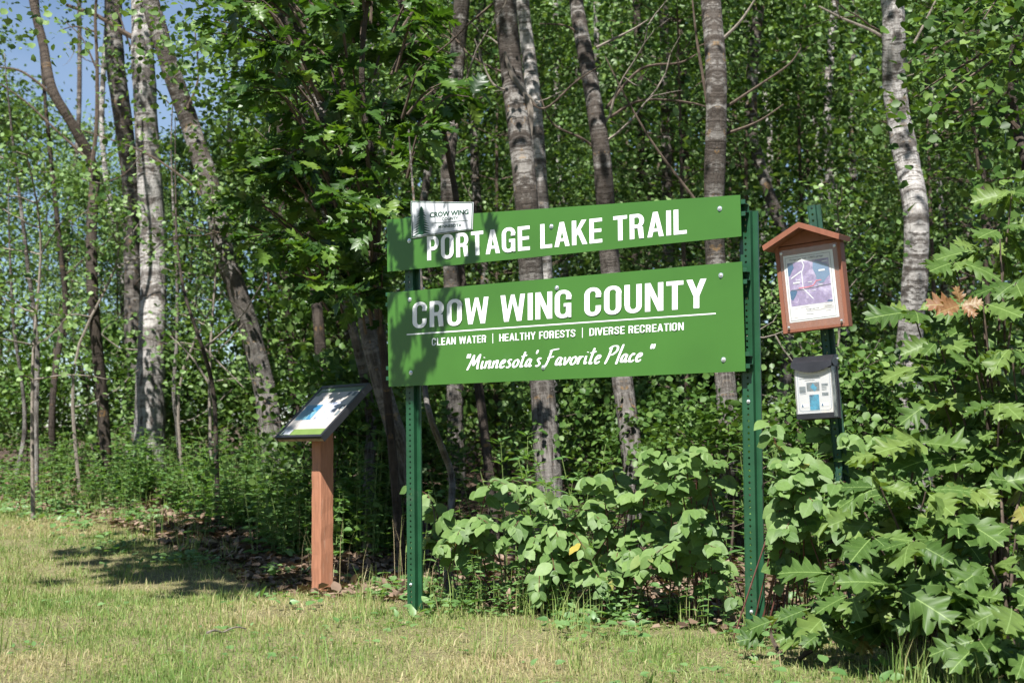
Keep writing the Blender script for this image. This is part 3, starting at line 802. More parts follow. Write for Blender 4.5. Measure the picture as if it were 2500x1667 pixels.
# post with chamfered corners, cut on the slant of the panel
prof = []
for (sx, sy) in ((-1, -1), (1, -1), (1, 1), (-1, 1)):
    c = .006
    if sx * sy > 0: prof += [(sx * w2, sy * (w2 - c)), (sx * (w2 - c), sy * w2)] if sx < 0 else [(sx * w2, sy * (w2 - c)), (sx * (w2 - c), sy * w2)]
    else: prof += [(sx * (w2 - c), sy * w2), (sx * w2, sy * (w2 - c))]
prof.sort(key=lambda q: math.atan2(q[1], q[0]))
nseg = 14; V = []; Fs = []
zb = float(info.location[2]) - .08
for k in range(nseg + 1):
    f = k / nseg
    for (a, b) in prof:
        zt = ic[2] - .03 + math.tan(tilt) * b * .98
        j = .0012 * math.sin(k * 2.7 + a * 90)
        p = pc + ie * (a + j) + ib * (b + j)
        p[2] = zb * (1 - f) + zt * f
        V.append(p)
n8 = len(prof)
for k in range(nseg):
    for j in range(n8):
        Fs.append((k * n8 + j, k * n8 + (j + 1) % n8, (k + 1) * n8 + (j + 1) % n8, (k + 1) * n8 + j))
Fs.append(tuple(range(nseg * n8, nseg * n8 + n8)))
part('post', info, V, Fs, M['redwood'])
def IP(u, v, h):   # panel coordinates: u 0..1 left to right, v 0..1 front to back
    return ic + ie * ((u - .5) * IL) + isl * ((v - .5) * ID) + inn_ * h
mb = MB(); mb.box(IP(.01, .01, -.034), ie * (IL * .98), isl * (ID * .98), inn_ * .022); mb.part('backing_board', info, M['rawwood'])
fw = .018
for o, a, b in ((IP(0, 0, -.012), ie * IL, isl * fw), (IP(0, 1, -.012) - isl * fw, ie * IL, isl * fw),
                (IP(0, 0, -.0121) + isl * fw, ie * fw, isl * (ID - 2 * fw)), (IP(1, 0, -.0121) - ie * fw + isl * fw, ie * fw, isl * (ID - 2 * fw))):
    mb = MB(); mb.box(o, a, b, inn_ * .016)
    mb.part('frame', info, M['blackframe'])
# folded frame skirts on the two sides and the back
for o, a, b in ((IP(1, 0, .0035), isl * ID, ie * .003), (IP(0, 0, .0035), isl * ID, -ie * .003), (IP(0, 1, .0035), ie * IL, isl * .003)):
    mb = MB(); mb.box(o, a, b, -inn_ * .038); mb.part('frame', info, M['blackframe'])
def ipatch(name, u0, v0, u1, v1, mat, h=.0015, sk=0.0, label=None, root=None):
    V = [IP(u0, v0, h), IP(u1, v0, h), IP(u1 , v1, h), IP(u0, v1, h)]
    return part(name, root or psheet, V, [(0, 1, 2, 3)], mat, label=label)
g0, g1 = .042, .958
psheet = ipatch('print_sheet', g0, g0, g1, g1, M['cream'], .0006, root=info)
ipatch('header_band', g0, .865, g1, g1, M['darkolive'], .0012)
ipatch('footer_band', g0, g0, g1, .155, M['olive'], .0012)
ipatch('map_print', .08, .335, .42, .625, M['bluemap'], .0012, label='blue lake map print')
ipatch('map_print', .48, .345, .80, .66, M['greymap'], .0012, label='grey relief map print')
ipatch('logo', .06, .055, .27, .15, M['badge'], .0018)
V = [IP(.07, .06, .0024), IP(.12, .06, .0024), IP(.10, .14, .0024)]
part('logo', psheet, V, [(0, 1, 2)], M['badgeink'])
ipatch('photo_print', .86, .40, .93, .49, M['greyprint'], .0012)
ipatch('photo_print', .83, .52, .93, .60, M['greyprint'], .0012)
ipatch('photo_print', .06, .80, .14, .885, M['darkolive'], .0018)
ipatch('photo_print', .74, .775, .80, .85, M['greyprint'], .0012)
ipatch('photo_print', .85, .775, .92, .85, M['greyprint'], .0012)
V = []; Fs = []
for k in range(9):
    for (u0, u1, vv) in ((.18, .68, .835 - k * .019), (.08, .5, .305 - k * .014)):
        if vv < .17 or (u0 == .18 and vv < .66): continue
        b = len(V)
        V += [IP(u0, vv, .0014), IP(u1 - random.uniform(0, .06), vv, .0014), IP(u1 - .03, vv + .007, .0014), IP(u0, vv + .007, .0014)]
        Fs.append((b, b + 1, b + 2, b + 3))
part('text_lines', psheet, V, Fs, M['palegrey'])
font_quad('title', psheet, 'Portage Lake Trail', [IP(.08, .90, 0), IP(.26, .90, 0), IP(.26, .935, 0), IP(.08, .935, 0)], M['badge'], .002, .004, plane=inn_)

# ------------------------------------------------------------------ kiosk and leaflet box on their post
kl = math.atan2(70, 880)                      # lean of the post to the left
kf = math.radians(31)
ku = np.array([-math.sin(kl), 0, math.cos(kl)])
ke = np.array([math.cos(kf), -math.sin(kf), 0.0]); ke = ke - ku * np.dot(ke, ku); ke /= np.linalg.norm(ke)
kn = np.cross(ke, ku); kn = kn if kn[1] < 0 else -kn
kp_top = at(1981, 500, 5.66)
Lk_ = (kp_top[2] + .12) / ku[2]
kbase = kp_top - ku * Lk_
kpost = thing('channel_post', (kbase[0], kbase[1], float(gz(kbase[0], kbase[1]))), 'worn green steel channel post leaning left, carrying the map board and leaflet box', 'post')
channel_post(kpost, kbase, ku, ke, kn, Lk_, web=.020, wall=.022, fl=.014, mat=M['oldpost'], name='web')

KO = at(1912.5, 814.8, 5.66)                  # lower left front corner of the board
KW, KH, KT = .268, .348, .055
def K(x, y, z=0.0):
    return KO + ke * x + ku * y + kn * z
kb = K(KW / 2, 0, -.03)
kiosk = thing('map_board', kb, 'small gabled reddish board showing a purple trail map', 'notice board')
mb = MB(); mb.box(K(0, 0, -KT + .004), ke * KW, ku * KH, kn * (KT - .022)); mb.part('back_board', kiosk, M['kioskwood'])
for s in (0, 1):
    mb = MB(); mb.box(K(s * (KW - .016), .0, -.0175), ke * .016, ku * (KH - .002), kn * .0175); mb.part('side_board', kiosk, M['kioskwood'])
mb = MB(); mb.box(K(.0162, 0.002, -.0178), ke * (KW - .0324), ku * (KH - .006), kn * .0138); mb.part('face_board', kiosk, M['kioskwood'])
# gable
mb = MB(); mb.prism([(0.001, KH), (KW - .001, KH), (KW / 2, KH + .052)], K(0, 0, 0), ke, ku, kn, -KT + .006, -.003); mb.part('gable', kiosk, M['kioskwood'])
rise = .058; half = KW / 2 + .020
for s in (-1, 1):
    poly = [(KW / 2, KH + rise - .004), (KW / 2 + s * half, KH - .012 - .004), (KW / 2 + s * (half + .004), KH - .012 + .016), (KW / 2, KH + rise + .018)]
    if s < 0: poly = poly[::-1]
    mb = MB(); mb.prism(poly, K(0, 0, 0), ke, ku, kn, -KT - .012, .075); mb.part('roof_board', kiosk, M['kioskwood'])
# poster and print
PX0, PY0, PWd, PHt = .030, .040, .204, .268
def PP(u, v, h):
    return K(PX0 + u * PWd, PY0 + v * PHt, h)
def ppatch(name, pts, mat, h, root=None, fn=PP, label=None):
    return part(name, root or poster, [fn(u, v, h) for u, v in pts], [tuple(range(len(pts)))], mat, label=label)
RC = lambda a, b, c, d: [(a, b), (c, b), (c, d), (a, d)]
poster = ppatch('poster', RC(0, 0, 1, 1), M['paper'], -.0032, root=kiosk)
x0, y0, x1, y1 = .055, .235, .905, .905
o1 = RC(.035, .02, .945, .965); i1 = RC(.042, .026, .938, .959)
part('border', poster, [PP(u, v, -.0027) for u, v in o1 + i1], [(k, (k + 1) % 4, 4 + (k + 1) % 4, 4 + k) for k in range(4)], M['ink'])
ppatch('aerial_print', RC(.07, y0, .905, .885), M['aerial'], -.0027, label='purple aerial map print')
mpx = lambda pts: [(.07 + a * .835, .885 - b * .65) for a, b in pts][::-1]
ppatch('lake_print', mpx([(.62, .05), (.72, .03), (.98, .17), (1.0, .38), (.90, .46), (.84, .54), (.76, .55), (.68, .50), (.66, .36), (.60, .2)]), M['lake'], -.0022)
ppatch('lake_print', mpx([(.0, .02), (.13, .0), (.15, .12), (.08, .22), (.04, .3), (.0, .3)]), M['deeplake'], -.0022)
ppatch('lake_print', mpx([(.0, .66), (.06, .62), (.15, .63), (.18, .68), (.11, .80), (.05, .87), (.01, .82)]), M['deeplake'], -.0022)
ppatch('lake_print', mpx([(.86, .98), (.9, .95), (1.0, .96), (1.0, .995)]), M['deeplake'], -.0022)
def pline(pts, w, mat, h=-.0020, name='map_line'):
    p = np.array([(.07 + a * .835, .885 - b * .65) for a, b in pts]); V = []; Fs = []
    for i in range(len(p) - 1):
        t = p[i + 1] - p[i]; t /= np.linalg.norm(t); q = np.array([-t[1], t[0]]) * w
        b = len(V); V += [PP(*(p[i] - q), h), PP(*(p[i + 1] - q), h), PP(*(p[i + 1] + q), h), PP(*(p[i] + q), h)]; Fs.append((b, b + 1, b + 2, b + 3))
    part(name, poster, V, Fs, mat)
pline([(.36, .0), (.40, .1), (.33, .25), (.33, .62), (.55, .88)], .009, M['badge'])
pline([(.06, .36), (.33, .22)], .009, M['badge'], -.0018)
pline([(.02, .63), (.3, .645), (1.0, .60)], .003, M['ink'], -.0016)
pline([(.22, .60), (.45, .60), (.58, .58), (.66, .48), (.78, .48)], .006, M['trailred'], -.0014)
for (a, b, c, d) in ((.74, .24, .89, .28), (.10, .455, .26, .49), (.46, .485, .56, .5), (.70, .575, .8, .59), (.52, .69, .62, .7), (.18, .41, .28, .425), (.84, .05, .96, .075)):
    ppatch('map_label', mpx([(a, b), (c, b), (c, d), (a, d)]), M['badge'], -.0012)
font_quad('title', poster, 'Portage Lake Trail - 1,700 ft. portage', [PP(.13, .905, 0), PP(.80, .905, 0), PP(.80, .94, 0), PP(.13, .94, 0)], M['ink'], -.0022, .012, plane=kn)
font_quad('caption', poster, 'Portage Lake Trail', [PP(.36, .155, 0), PP(.62, .155, 0), PP(.62, .18, 0), PP(.36, .18, 0)], M['ink'], -.0022, .008, plane=kn)
font_quad('caption', poster, 'Rest Area', [PP(.36, .09, 0), PP(.50, .09, 0), PP(.50, .108, 0), PP(.36, .108, 0)], M['ink'], -.0022, .008, plane=kn)
V = []; Fs = []
for (u0, u1, v) in ((.36, .68, .14), (.70, .9, .195), (.74, .88, .18), (.7, .92, .165), (.66, .92, .145), (.74, .86, .115), (.12, .2, .19), (.25, .45, .205), (.75, .9, .225), (.1, .18, .06)):
    b = len(V); V += [PP(u0, v, -.0022), PP(u1, v, -.0022), PP(u1, v + .008, -.0022), PP(u0, v + .008, -.0022)]; Fs.append((b, b + 1, b + 2, b + 3))
part('fine_print', poster, V, Fs, M['palegrey'])
mb = MB(); mb.box(K(.018, .012, .0006), ke * .236, ku * .318, kn * .002); cover = mb.part('clear_cover', kiosk, M['clear'])
for x, y in ((.026, .318), (.245, .318), (.027, .022), (.243, .024)):
    V, Fs = bolt(K(x, y, .0028), kn, .0052); part('screw', cover, V, Fs, M['zinc'])

# leaflet box
BO = at(1945.5, 1024, 5.60)
BW, BH, BD = .152, .222, .075
bu = np.array([-math.sin(.045), 0, math.cos(.045)])
be = np.array([math.cos(kf), -math.sin(kf), 0.0]); be = be - bu * np.dot(be, bu); be /= np.linalg.norm(be)
bn = np.cross(be, bu); bn = bn if bn[1] < 0 else -bn
def B(x, y, z=0.0):
    return BO + be * x + bu * y + bn * z
lbox = thing('leaflet_box', B(BW / 2, 0, -BD / 2), 'black plastic leaflet box with clear front and flip lid, below the map board', 'brochure box')
mb = MB(); mb.box(B(-.004, -.004, -BD), be * (BW + .008), bu * (BH + .03), bn * .005); mb.part('back_plate', lbox, M['blackplastic'])
mb = MB(); mb.box(B(.001, 0, -BD + .005), be * (BW - .002), bu * .004, bn * (BD - .008)); mb.part('bottom', lbox, M['blackplastic'])
mb = MB(); mb.box(B(0, 0, -.003), be * BW, bu * .021, bn * .003); mb.part('front_sill', lbox, M['blackplastic'])
mb = MB(); mb.box(B(0, .0212, -.0028), be * BW, bu * .172, bn * .0024); mb.part('front_panel', lbox, M['clear'])
for s in (0, 1):
    mb = MB(); mb.box(B(s * (BW - .002), .004, -BD + .005), be * .002, bu * (BH - .018), bn * (BD - .0085)); mb.part('side_panel', lbox, M['cloudy'])
    mb = MB(); mb.box(B(s * (BW - .002) , .001, -BD + .0052), be * .0028, bu * (BH + .01), bn * .024); mb.part('side_strip', lbox, M['blackplastic'])
mb = MB(); mb.box(B(.004, .005, -.0105), be * (BW - .008), bu * .190, bn * .006); leaflet = mb.part('leaflet', lbox, M['paperstain'])
def LB(u, v, h):
    return B(.004 + u * (BW - .008), .021 + v * .172, h)
hb = -.0040
ro = []
for cx_, cy_, a0 in ((.88, .90, 0), (.14, .90, 90), (.14, .12, 180), (.88, .12, 270)):
    ro += arc(cx_, cy_, .085, .07, a0, a0 + 90, 5)
ri = [(0.5 + (a - .5) * .985, .5 + (b - .5) * .988) for a, b in ro]
nn = len(ro)
part('border', leaflet, [LB(a, b, hb) for a, b in ro + ri], [(k, (k + 1) % nn, nn + (k + 1) % nn, nn + k) for k in range(nn)], M['deeplake'])
for nm, u0, v0, u1, v1, mt in (('photo_print', .36, .07, .63, .42, 'teal'), ('photo_print', .30, .50, .66, .70, 'greyprint'), ('photo_print', .09, .47, .27, .62, 'greyprint'),
                               ('photo_print', .72, .38, .90, .455, 'greyprint'), ('logo_print', .11, .14, .34, .235, 'palegrey'), ('logo_print', .67, .14, .90, .235, 'palegrey'), ('photo_print', .72, .60, .90, .66, 'greyprint')):
    ppatch(nm, RC(u0, v0, u1, v1), M[mt], hb, leaflet, LB)
    if nm == 'logo_print':
        ppatch('logo_print', RC(u0 + .006, v0 + .008, u1 - .006, v1 - .008), M['paper'], hb + .0003, leaflet, LB)
        ppatch('logo_print', [(u0 + .015, v0 + .012), (u0 + .075, v0 + .012), (u0 + .045, v0 + .085)], M['deeplake'], hb + .0006, leaflet, LB)
ppatch('photo_print', [(.40, .60), (.52, .49), (.60, .56), (.48, .68)], M['teal'], hb + .0004, leaflet, LB, label='pictured leaflet held at a slant')
V = []; Fs = []
for (u0, u1, v) in ((.12, .68, .83), (.10, .70, .785), (.26, .54, .745), (.72, .86, .57), (.72, .86, .54), (.72, .86, .51), (.10, .28, .44)):
    b = len(V); V += [LB(u0, v, hb), LB(u1, v, hb), LB(u1, v + .014, hb), LB(u0, v + .014, hb)]; Fs.append((b, b + 1, b + 2, b + 3))
part('text_lines', leaflet, V, Fs, M['greyprint'])
# lid: sloping top with a curved drip lip
lipn = 12; V = []; Fs = []
for i in range(lipn + 1):
    u = i / lipn; x = -.006 + u * (BW + .012)
    lip = .018 + .022 * math.sin(math.pi * u)
    V += [B(x, BH + .026, -BD - .002), B(x, BH + .024, -BD * .45), B(x, BH - .002, .010), B(x, BH - .002 - lip, .013),
          B(x, BH - .002 - lip, .0105), B(x, BH - .005, .0075), B(x, BH + .020, -BD * .45), B(x, BH + .022, -BD - .002)]
for i in range(lipn):
    for k in range(8):
        a = i * 8 + k; b = i * 8 + (k + 1) % 8
        Fs.append((a, b, b + 8, a + 8))
Fs += [tuple(range(8))[::-1], tuple(range(lipn * 8, lipn * 8 + 8))]
lid = part('lid', lbox, V, Fs, M['blackplastic'])
for s in (0, 1):
    mb = MB(); mb.prism([(-.072, -.004), (-.05, -.022), (-.02, -.02), (.004, -.006), (.004, .0), (-BD * .45, .022), (-BD, .022)], B((BW + .0045) if s else -.0065, BH, 0), bn, bu, be, 0, .002)
    mb.part('cheek', lid, M['blackplastic'])
    V, Fs = bolt(B((BW + .0066) if s else -.0066, BH + .008, -BD + .012), be if s else -be, .0045); part('rivet', lid, V, Fs, M['zinc'])

# ================================================================== vegetation
def rand_dirs(n, up=0.0):
    v = rng.normal(size=(n, 3)); v[:, 2] += up
    return v / np.linalg.norm(v, axis=1)[:, None]

def leaf_cloud(centers, per, spread, size, up=0.9, tm=L_ROUND, droop=-0.35, tint_c=0.25):
    """leaves scattered in clumps round the given centres: returns V, F, tint"""
    centers = np.asarray(centers, float)
    n = len(centers) * per
    c = np.repeat(centers, per, 0)
    sp = np.asarray(spread, float)
    P = c + rng.normal(size=(n, 3)) * sp
    d = rand_dirs(n); d[:, 2] = d[:, 2] * .6 + droop
    nn = rand_dirs(n) * .75 + np.array([0.0, -0.5, up])
    R = frames(d, nn)
    s = rng.uniform(size[0], size[1], n)
    V, Fi = batch(tm, P, R, s)
    ct = np.repeat(rng.uniform(-tint_c, tint_c, len(centers)), per)
    t = np.clip(.5 + ct + rng.normal(0, .2, n), 0, 1)
    return V, Fi, np.repeat(t, len(tm[1]))

# ---- shared crowns and foliage columns, each built once and reused
def branch_pts(p0, d, L, n=6, curl=.25, up=.3):
    pts = [np.array(p0, float)]; d = np.array(d, float)
    for i in range(n):
        d = d + rng.normal(size=3) * curl * .5 + np.array([0, 0, up / n]); d /= np.linalg.norm(d)
        pts.append(pts[-1] + d * (L / n))
    return np.array(pts)

def young_tree(h, r, nb, per, size, low=.12, flat=1.0):
    """stem with side branches, leaves clumped along the branches; returns (stem V,F), (leaf V,F,tint)"""
    mb = MB()
    stem = spline([(0, 0, -.2), (rng.normal(0, .05 * h * .3), rng.normal(0, .05 * h * .3), h * .4), (rng.normal(0, .1), rng.normal(0, .1), h * .75), (rng.normal(0, .25), rng.normal(0, .25), h)], 14)
    mb.tube(stem, np.linspace(.0048 * h + .005, .005, 14), 6)
    cs = []
    for i in range(nb):
        f = low + (1 - low) * (i + rng.random()) / nb
        p = stem[min(13, int(f * 13))]
        a = rng.random() * 6.283
        R_ = r * (math.sin(math.pi * min(1, .22 + .75 * f)) * .9 + .15) * rng.uniform(.6, 1.15)
        b = branch_pts(p, (math.cos(a), math.sin(a), .25), R_, 5, .3, .25)
        mb.tube(b, np.linspace(.006 + .0016 * h * .5, .003, 6), 4)
        for q in (b[2], b[3], b[4], b[5]):
            cs.append(q + rng.normal(size=3) * .12)
    cs.append(stem[-1])
    V, Fi, t = leaf_cloud(cs, per, (.17 * flat, .17 * flat, .10 * flat), size)
    return (mb.V, mb.F), (V, Fi, t)

PROTO = {}
def proto(key, n, matleaf, matstem, **kw):
    PROTO[key] = []
    for i in range(n):
        (sv, sf), (lv, lf, lt) = young_tree(**kw)
        PROTO[key].append((mesh('stem', sv, sf, matstem), mesh('crown', lv, lf, matleaf, tint=lt)))
proto('aspen', 4, M['aspenleaf'], M['twig'], h=8.0, r=1.7, nb=42, per=30, size=(.055, .085), low=.08)
proto('dark', 3, M['darkleaf'], M['twig'], h=7.0, r=1.9, nb=38, per=32, size=(.06, .10), low=.10)
proto('shrub', 4, M['shrubleaf'], M['twig'], h=1.7, r=.85, nb=18, per=16, size=(.06, .095), low=.15, flat=.8)
proto('sapling', 3, M['aspenleaf'], M['palewig'], h=3.2, r=.75, nb=16, per=11, size=(.045, .065), low=.3, flat=.6)

def crown_mesh(name, mat, n_cl, per, size, ell, seed):
    u = rand_dirs(n_cl) * (rng.random((n_cl, 1)) ** .4) * np.array(ell)
    V, Fi, t = leaf_cloud(u, per, (.24, .24, .16), size)
    return mesh(name, V, Fi, mat, tint=t)
CROWN = [crown_mesh('crown', M['aspenleaf'], 46, 50, (.05, .085), (1.8, 1.8, 2.8), k) for k in range(2)]

def inst(name, me, parent, M_local):
    o = bpy.data.objects.new(name, me)
    link(o, parent)
    o.matrix_basis = M_local
    return o

def place_proto(name, key, x, y, sc, label, cat, group, squash=1.0, k=None):
    ms = PROTO[key][k if k is not None else int(rng.integers(len(PROTO[key])))]
    z = float(gz(x, y))
    t = thing(name, (x, y, z), label, cat, group)
    Mx = Matrix.Rotation(rng.random() * 6.283, 4, 'Z') @ Matrix.Diagonal((sc, sc, sc * squash, 1))
    inst('trunk' if key in ('aspen', 'dark', 'sapling') else 'stem', ms[0], t, Mx)
    inst('crown' if key in ('aspen', 'dark', 'sapling') else 'foliage', ms[1], t, Mx)
    return t

# ---- named trunks, traced as paths (view pixels of the 2352-wide picture) at their own distance
def trunk_tree(name, label, depth, path, wid, bark, top=9.0, crown=1.0, branches=(), twigs=4, group=None, seed=0, crown_at=None):
    p = s2(*path)
    pts = [at(a, b, depth) for a, b in p]
    # wander a little in depth so the stem is not flat
    pts = [q + np.array([0, .12 * math.sin(i * 1.7 + seed), 0]) for i, q in enumerate(pts)]
    pts = pts[::-1]                                    # root first
    px_w = list(wid)[::-1]
    r0 = [w * (2500 / 2352) * depth / F / 2 for w in px_w]
    rad = np.interp(np.linspace(0, 1, len(pts)), np.linspace(0, 1, len(r0)), r0)
    zg = float(gz(pts[0][0], pts[0][1]))
    d0 = pts[0] - pts[1]
    if pts[0][2] > zg - .1:
        k = (zg - .15 - pts[0][2]) / min(d0[2], -.05)
        k = min(k, 4)
        q = pts[0] + d0 * k * .6; q[2] = zg - .15
        pts.insert(0, q); rad = np.insert(rad, 0, rad[0] * 1.25)
    # continue above the frame
    d1 = pts[-1] - pts[-2]; d1 /= np.linalg.norm(d1)
    z = pts[-1][2]; rr = rad[-1]
    if top > z:
        n_up = 3
        for i in range(n_up):
            d1 = d1 * .85 + np.array([rng.normal(0, .04), rng.normal(0, .04), .2]); d1 /= np.linalg.norm(d1)
            pts.append(pts[-1] + d1 * ((top - z) / n_up))
            rad = np.append(rad, rr * (1 - .25 * (i + 1)))
    pts = np.array(pts)
    m = max(36, int((pts[-1][2] - pts[0][2]) * 9))
    P = spline(pts, m)
    Rd = np.interp(np.linspace(0, len(pts) - 1, m), np.arange(len(pts)), rad)
    base = (P[0][0], P[0][1], zg)
    t = thing(name, base, label, 'tree', group)
    V, Fs, UV = tube(P, Rd, 16, .07, seed)
    part('trunk', t, V, Fs, M[bark], uv=UV, smooth=True)
    for br in branches:
        bp, w0, w1 = br[0], br[1], br[2]
        mt = br[3] if len(br) > 3 else 'twig'
        q = [at(a, b, depth + (c if len(r_) > 2 else 0)) for r_ in s2(*bp) for a, b, c in [tuple(r_) + (0,) * (3 - len(r_))]]
        q = spline(q, 4 * len(q))
        V, Fs, _ = tube(q, np.linspace(w0, w1, len(q)) * (2500 / 2352) * depth / F / 2, 6, .1, seed)
        part('branch', t, V, Fs, M[mt])
    for i in range(twigs):
        f = rng.uniform(.22, .8)
        k = int(f * (m - 1))
        if P[k][2] < 1.2: continue
        a = rng.choice([-1, 1]) * rng.uniform(.3, 1.0)
        b = branch_pts(P[k], (a, rng.uniform(-.6, .6), rng.uniform(-.1, .6)), rng.uniform(.5, 1.3), 7, .5, .35)
        mb = MB(); mb.tube(b, np.linspace(.010, .0025, 8), 5)
        for j in (3, 5):
            c = branch_pts(b[j], (b[j] - b[j - 1]) + rng.normal(size=3) * .08, rng.uniform(.2, .5), 4, .6, .2)
            mb.tube(c, np.linspace(.005, .002, 5), 4)
        mb.part('branch', t, M['twig' if rng.random() < .6 else 'palewig'])
    if crown:
        tp = P[-1] - np.array(base)
        sc = crown * 1.1
        Mx = Matrix.Translation(Vector(tp - np.array([0, 0, 1.2]))) @ Matrix.Rotation(rng.random() * 6.28, 4, 'Z') @ Matrix.Diagonal((sc, sc, sc, 1))
        inst('crown', CROWN[seed % 2], t, Mx)
    return t

trunk_tree('dark_tree', 'slim dark trunk leaning left at the far left, splitting into a thin upright branch', 13.6,
           [(62, -40), (95, 100), (130, 215), (178, 305), (207, 390), (211, 520), (222, 700), (231, 900), (236, 1060)], (20, 22, 24, 24, 27, 26), 'darkbark', 10.5, .8,
           [([(208, 395), (221, 300), (223, 150), (219, 40), (224, -30)], 11, 6), ([(150, 250), (105, 205), (50, 165), (0, 155)], 9, 4), ([(195, 360), (130, 300), (60, 235), (0, 192)], 7, 3),
            ([(222, 160), (190, 90), (152, 52)], 5, 2), ([(222, 75), (190, 65), (165, 62), (135, 72)], 5, 2)], 1, seed=1)
trunk_tree('birch_tree', 'grey mottled birch partly hidden behind the thick pale birch at left', 16.2,
           [(252, -40), (266, 120), (284, 260), (296, 430), (300, 650), (310, 800), (322, 960)], (40, 44, 42, 38, 36, 40), 'aspen', 11.5, .9, (), 3, seed=2)
trunk_tree('birch_tree', 'thickest pale straight birch trunk on the left side of the picture', 14.6,
           [(322, -40), (335, 150), (343, 400), (346, 600), (350, 800), (350, 1000)], (48, 52, 58, 60, 64, 72), 'birch', 11.5, 1.0,
           [([(372, 112), (300, 84), (225, 38), (152, 12)], 16, 8), ([(330, 160), (300, 110), (270, 20)], 7, 3), ([(340, 170), (355, 200), (390, 240)], 6, 3)], 2, seed=3)
trunk_tree('birch_tree', 'birch trunk leaning left, right of the thickest pale birch', 13.2,
           [(335, -50), (385, 130), (430, 280), (478, 420), (520, 580), (562, 720), (600, 880), (625, 1010)], (42, 44, 46, 46, 50, 54), 'aspen', 10.5, .9,
           [([(500, 500), (440, 425), (330, 350), (190, 300)], 9, 3), ([(430, 250), (455, 180), (448, 70)], 7, 3)], 2, seed=4)
trunk_tree('leaning_tree', 'brown furrowed trunk leaning left, rising beside the interpretive panel', 9.4,
           [(615, -40), (689, 111), (722, 218), (746, 353), (775, 477), (803, 590), (830, 690), (865, 830), (905, 980), (928, 1070)], (50, 46, 38, 36, 42, 48), 'aspen', 6.5, .7, (), 3, seed=5)
trunk_tree('birch_tree', 'stout grey birch rising behind the middle of the sign', 9.8,
           [(1158, -40), (1172, 120), (1188, 260), (1207, 450), (1226, 700), (1246, 880), (1258, 1080), (1262, 1160)], (50, 54, 54, 56, 60, 64), 'aspen', 8.2, .9,
           [([(1210, 330), (1215, 250), (1196, 205), (1175, 170), (1160, 120)], 26, 10, 'palewig'), ([(1200, 215), (1250, 250), (1320, 190), (1380, 150)], 7, 3),
            ([(1180, 210), (1130, 190), (1090, 90)], 7, 3, 'palewig')], 4, seed=6)
trunk_tree('birch_tree', 'bright white birch just right of the stout grey birch behind the sign', 12.0,
           [(1198, -40), (1214, 120), (1228, 260), (1242, 470), (1252, 640), (1262, 900)], (30, 34, 36, 38, 40), 'birch', 9, .9, (), 3, seed=7)
trunk_tree('birch_tree', 'slightly leaning grey birch behind the sign, right of centre', 10.0,
           [(1322, -40), (1350, 160), (1380, 370), (1398, 560), (1428, 830), (1448, 1030), (1456, 1110)], (34, 38, 44, 46, 48, 52), 'aspen', 8.2, .9,
           [([(1345, 90), (1300, 60), (1240, 55)], 6, 3), ([(1370, 110), (1450, 70), (1490, 45)], 7, 3, 'palewig'), ([(1392, 250), (1470, 160), (1560, 145), (1600, 125)], 8, 3),
            ([(1388, 360), (1340, 320), (1270, 285), (1240, 220)], 8, 3), ([(1400, 270), (1480, 230), (1620, 245), (1680, 300)], 8, 3)], 4, seed=8)
trunk_tree('birch_tree', 'upright grey brown birch behind the right end of the sign', 9.4,
           [(1632, -40), (1640, 200), (1640, 450), (1650, 600), (1666, 880), (1674, 1050), (1678, 1130)], (46, 50, 48, 48, 48, 52), 'aspen', 8.5, .9,
           [([(1655, 95), (1700, 50), (1740, -10)], 9, 4, 'palewig'), ([(1632, 280), (1615, 180), (1600, 90), (1590, 0)], 10, 4), ([(1662, 250), (1730, 205), (1810, 150), (1840, 110)], 8, 3),
            ([(1662, 310), (1740, 280), (1800, 240)], 8, 3), ([(1640, 520), (1590, 450), (1500, 330), (1430, 210), (1390, 130)], 8, 3, 'twig')], 3, seed=9)
trunk_tree('birch_tree', 'big mottled white birch at right, above the map board', 11.0,
           [(2034, -40), (2046, 80), (2062, 200), (2085, 350), (2095, 500), (2098, 650), (2098, 820), (2100, 960)], (50, 54, 58, 58, 60, 60), 'birch', 9, 1.0,
           [([(2058, 105), (2000, 70), (1940, 45), (1880, 15)], 9, 4, 'palewig'), ([(2075, 140), (2110, 80), (2155, -10)], 8, 4, 'palewig'), ([(2078, 150), (2180, 95), (2260, 60)], 7, 3)], 3, seed=10)
trunk_tree('dark_tree', 'dark slim trunk cut by the right edge of the picture', 9.0,
           [(2322, -40), (2332, 120), (2342, 260), (2352, 380), (2362, 600), (2366, 900)], (22, 24, 26, 28), 'darkbark', 8.0, 1.0,
           [([(2345, 300), (2300, 258), (2240, 250), (2170, 262), (2100, 250)], 13, 5)], 2, seed=11)
trunk_tree('birch_tree', 'grey trunk half hidden by oak leaves above the county badge', 13.0,
           [(1064, -40), (1050, 120), (1038, 260), (1030, 400), (1034, 560), (1040, 760), (1046, 960)], (38, 36, 34, 36, 38), 'aspen', 9.5, .9, (), 3, seed=12)
trunk_tree('slender_tree', 'thin bent brown stem above the county badge', 9.6,
           [(905, -40), (940, 60), (971, 134), (1014, 285), (1034, 380), (1048, 464), (1062, 640), (1086, 800), (1100, 900), (1126, 1110)], (12, 14, 14, 15, 20, 22), 'darkbark', 5.5, .6, (), 3, seed=13)
trunk_tree('slender_tree', 'slim grey alder stem rising just behind the left sign post', 7.3,
           [(968, 740), (975, 880), (992, 960), (1015, 1030), (1036, 1100), (1034, 1200), (1030, 1320)], (12, 13, 15, 16, 18), 'aspen', 2.6, 0, (), 1, seed=14)
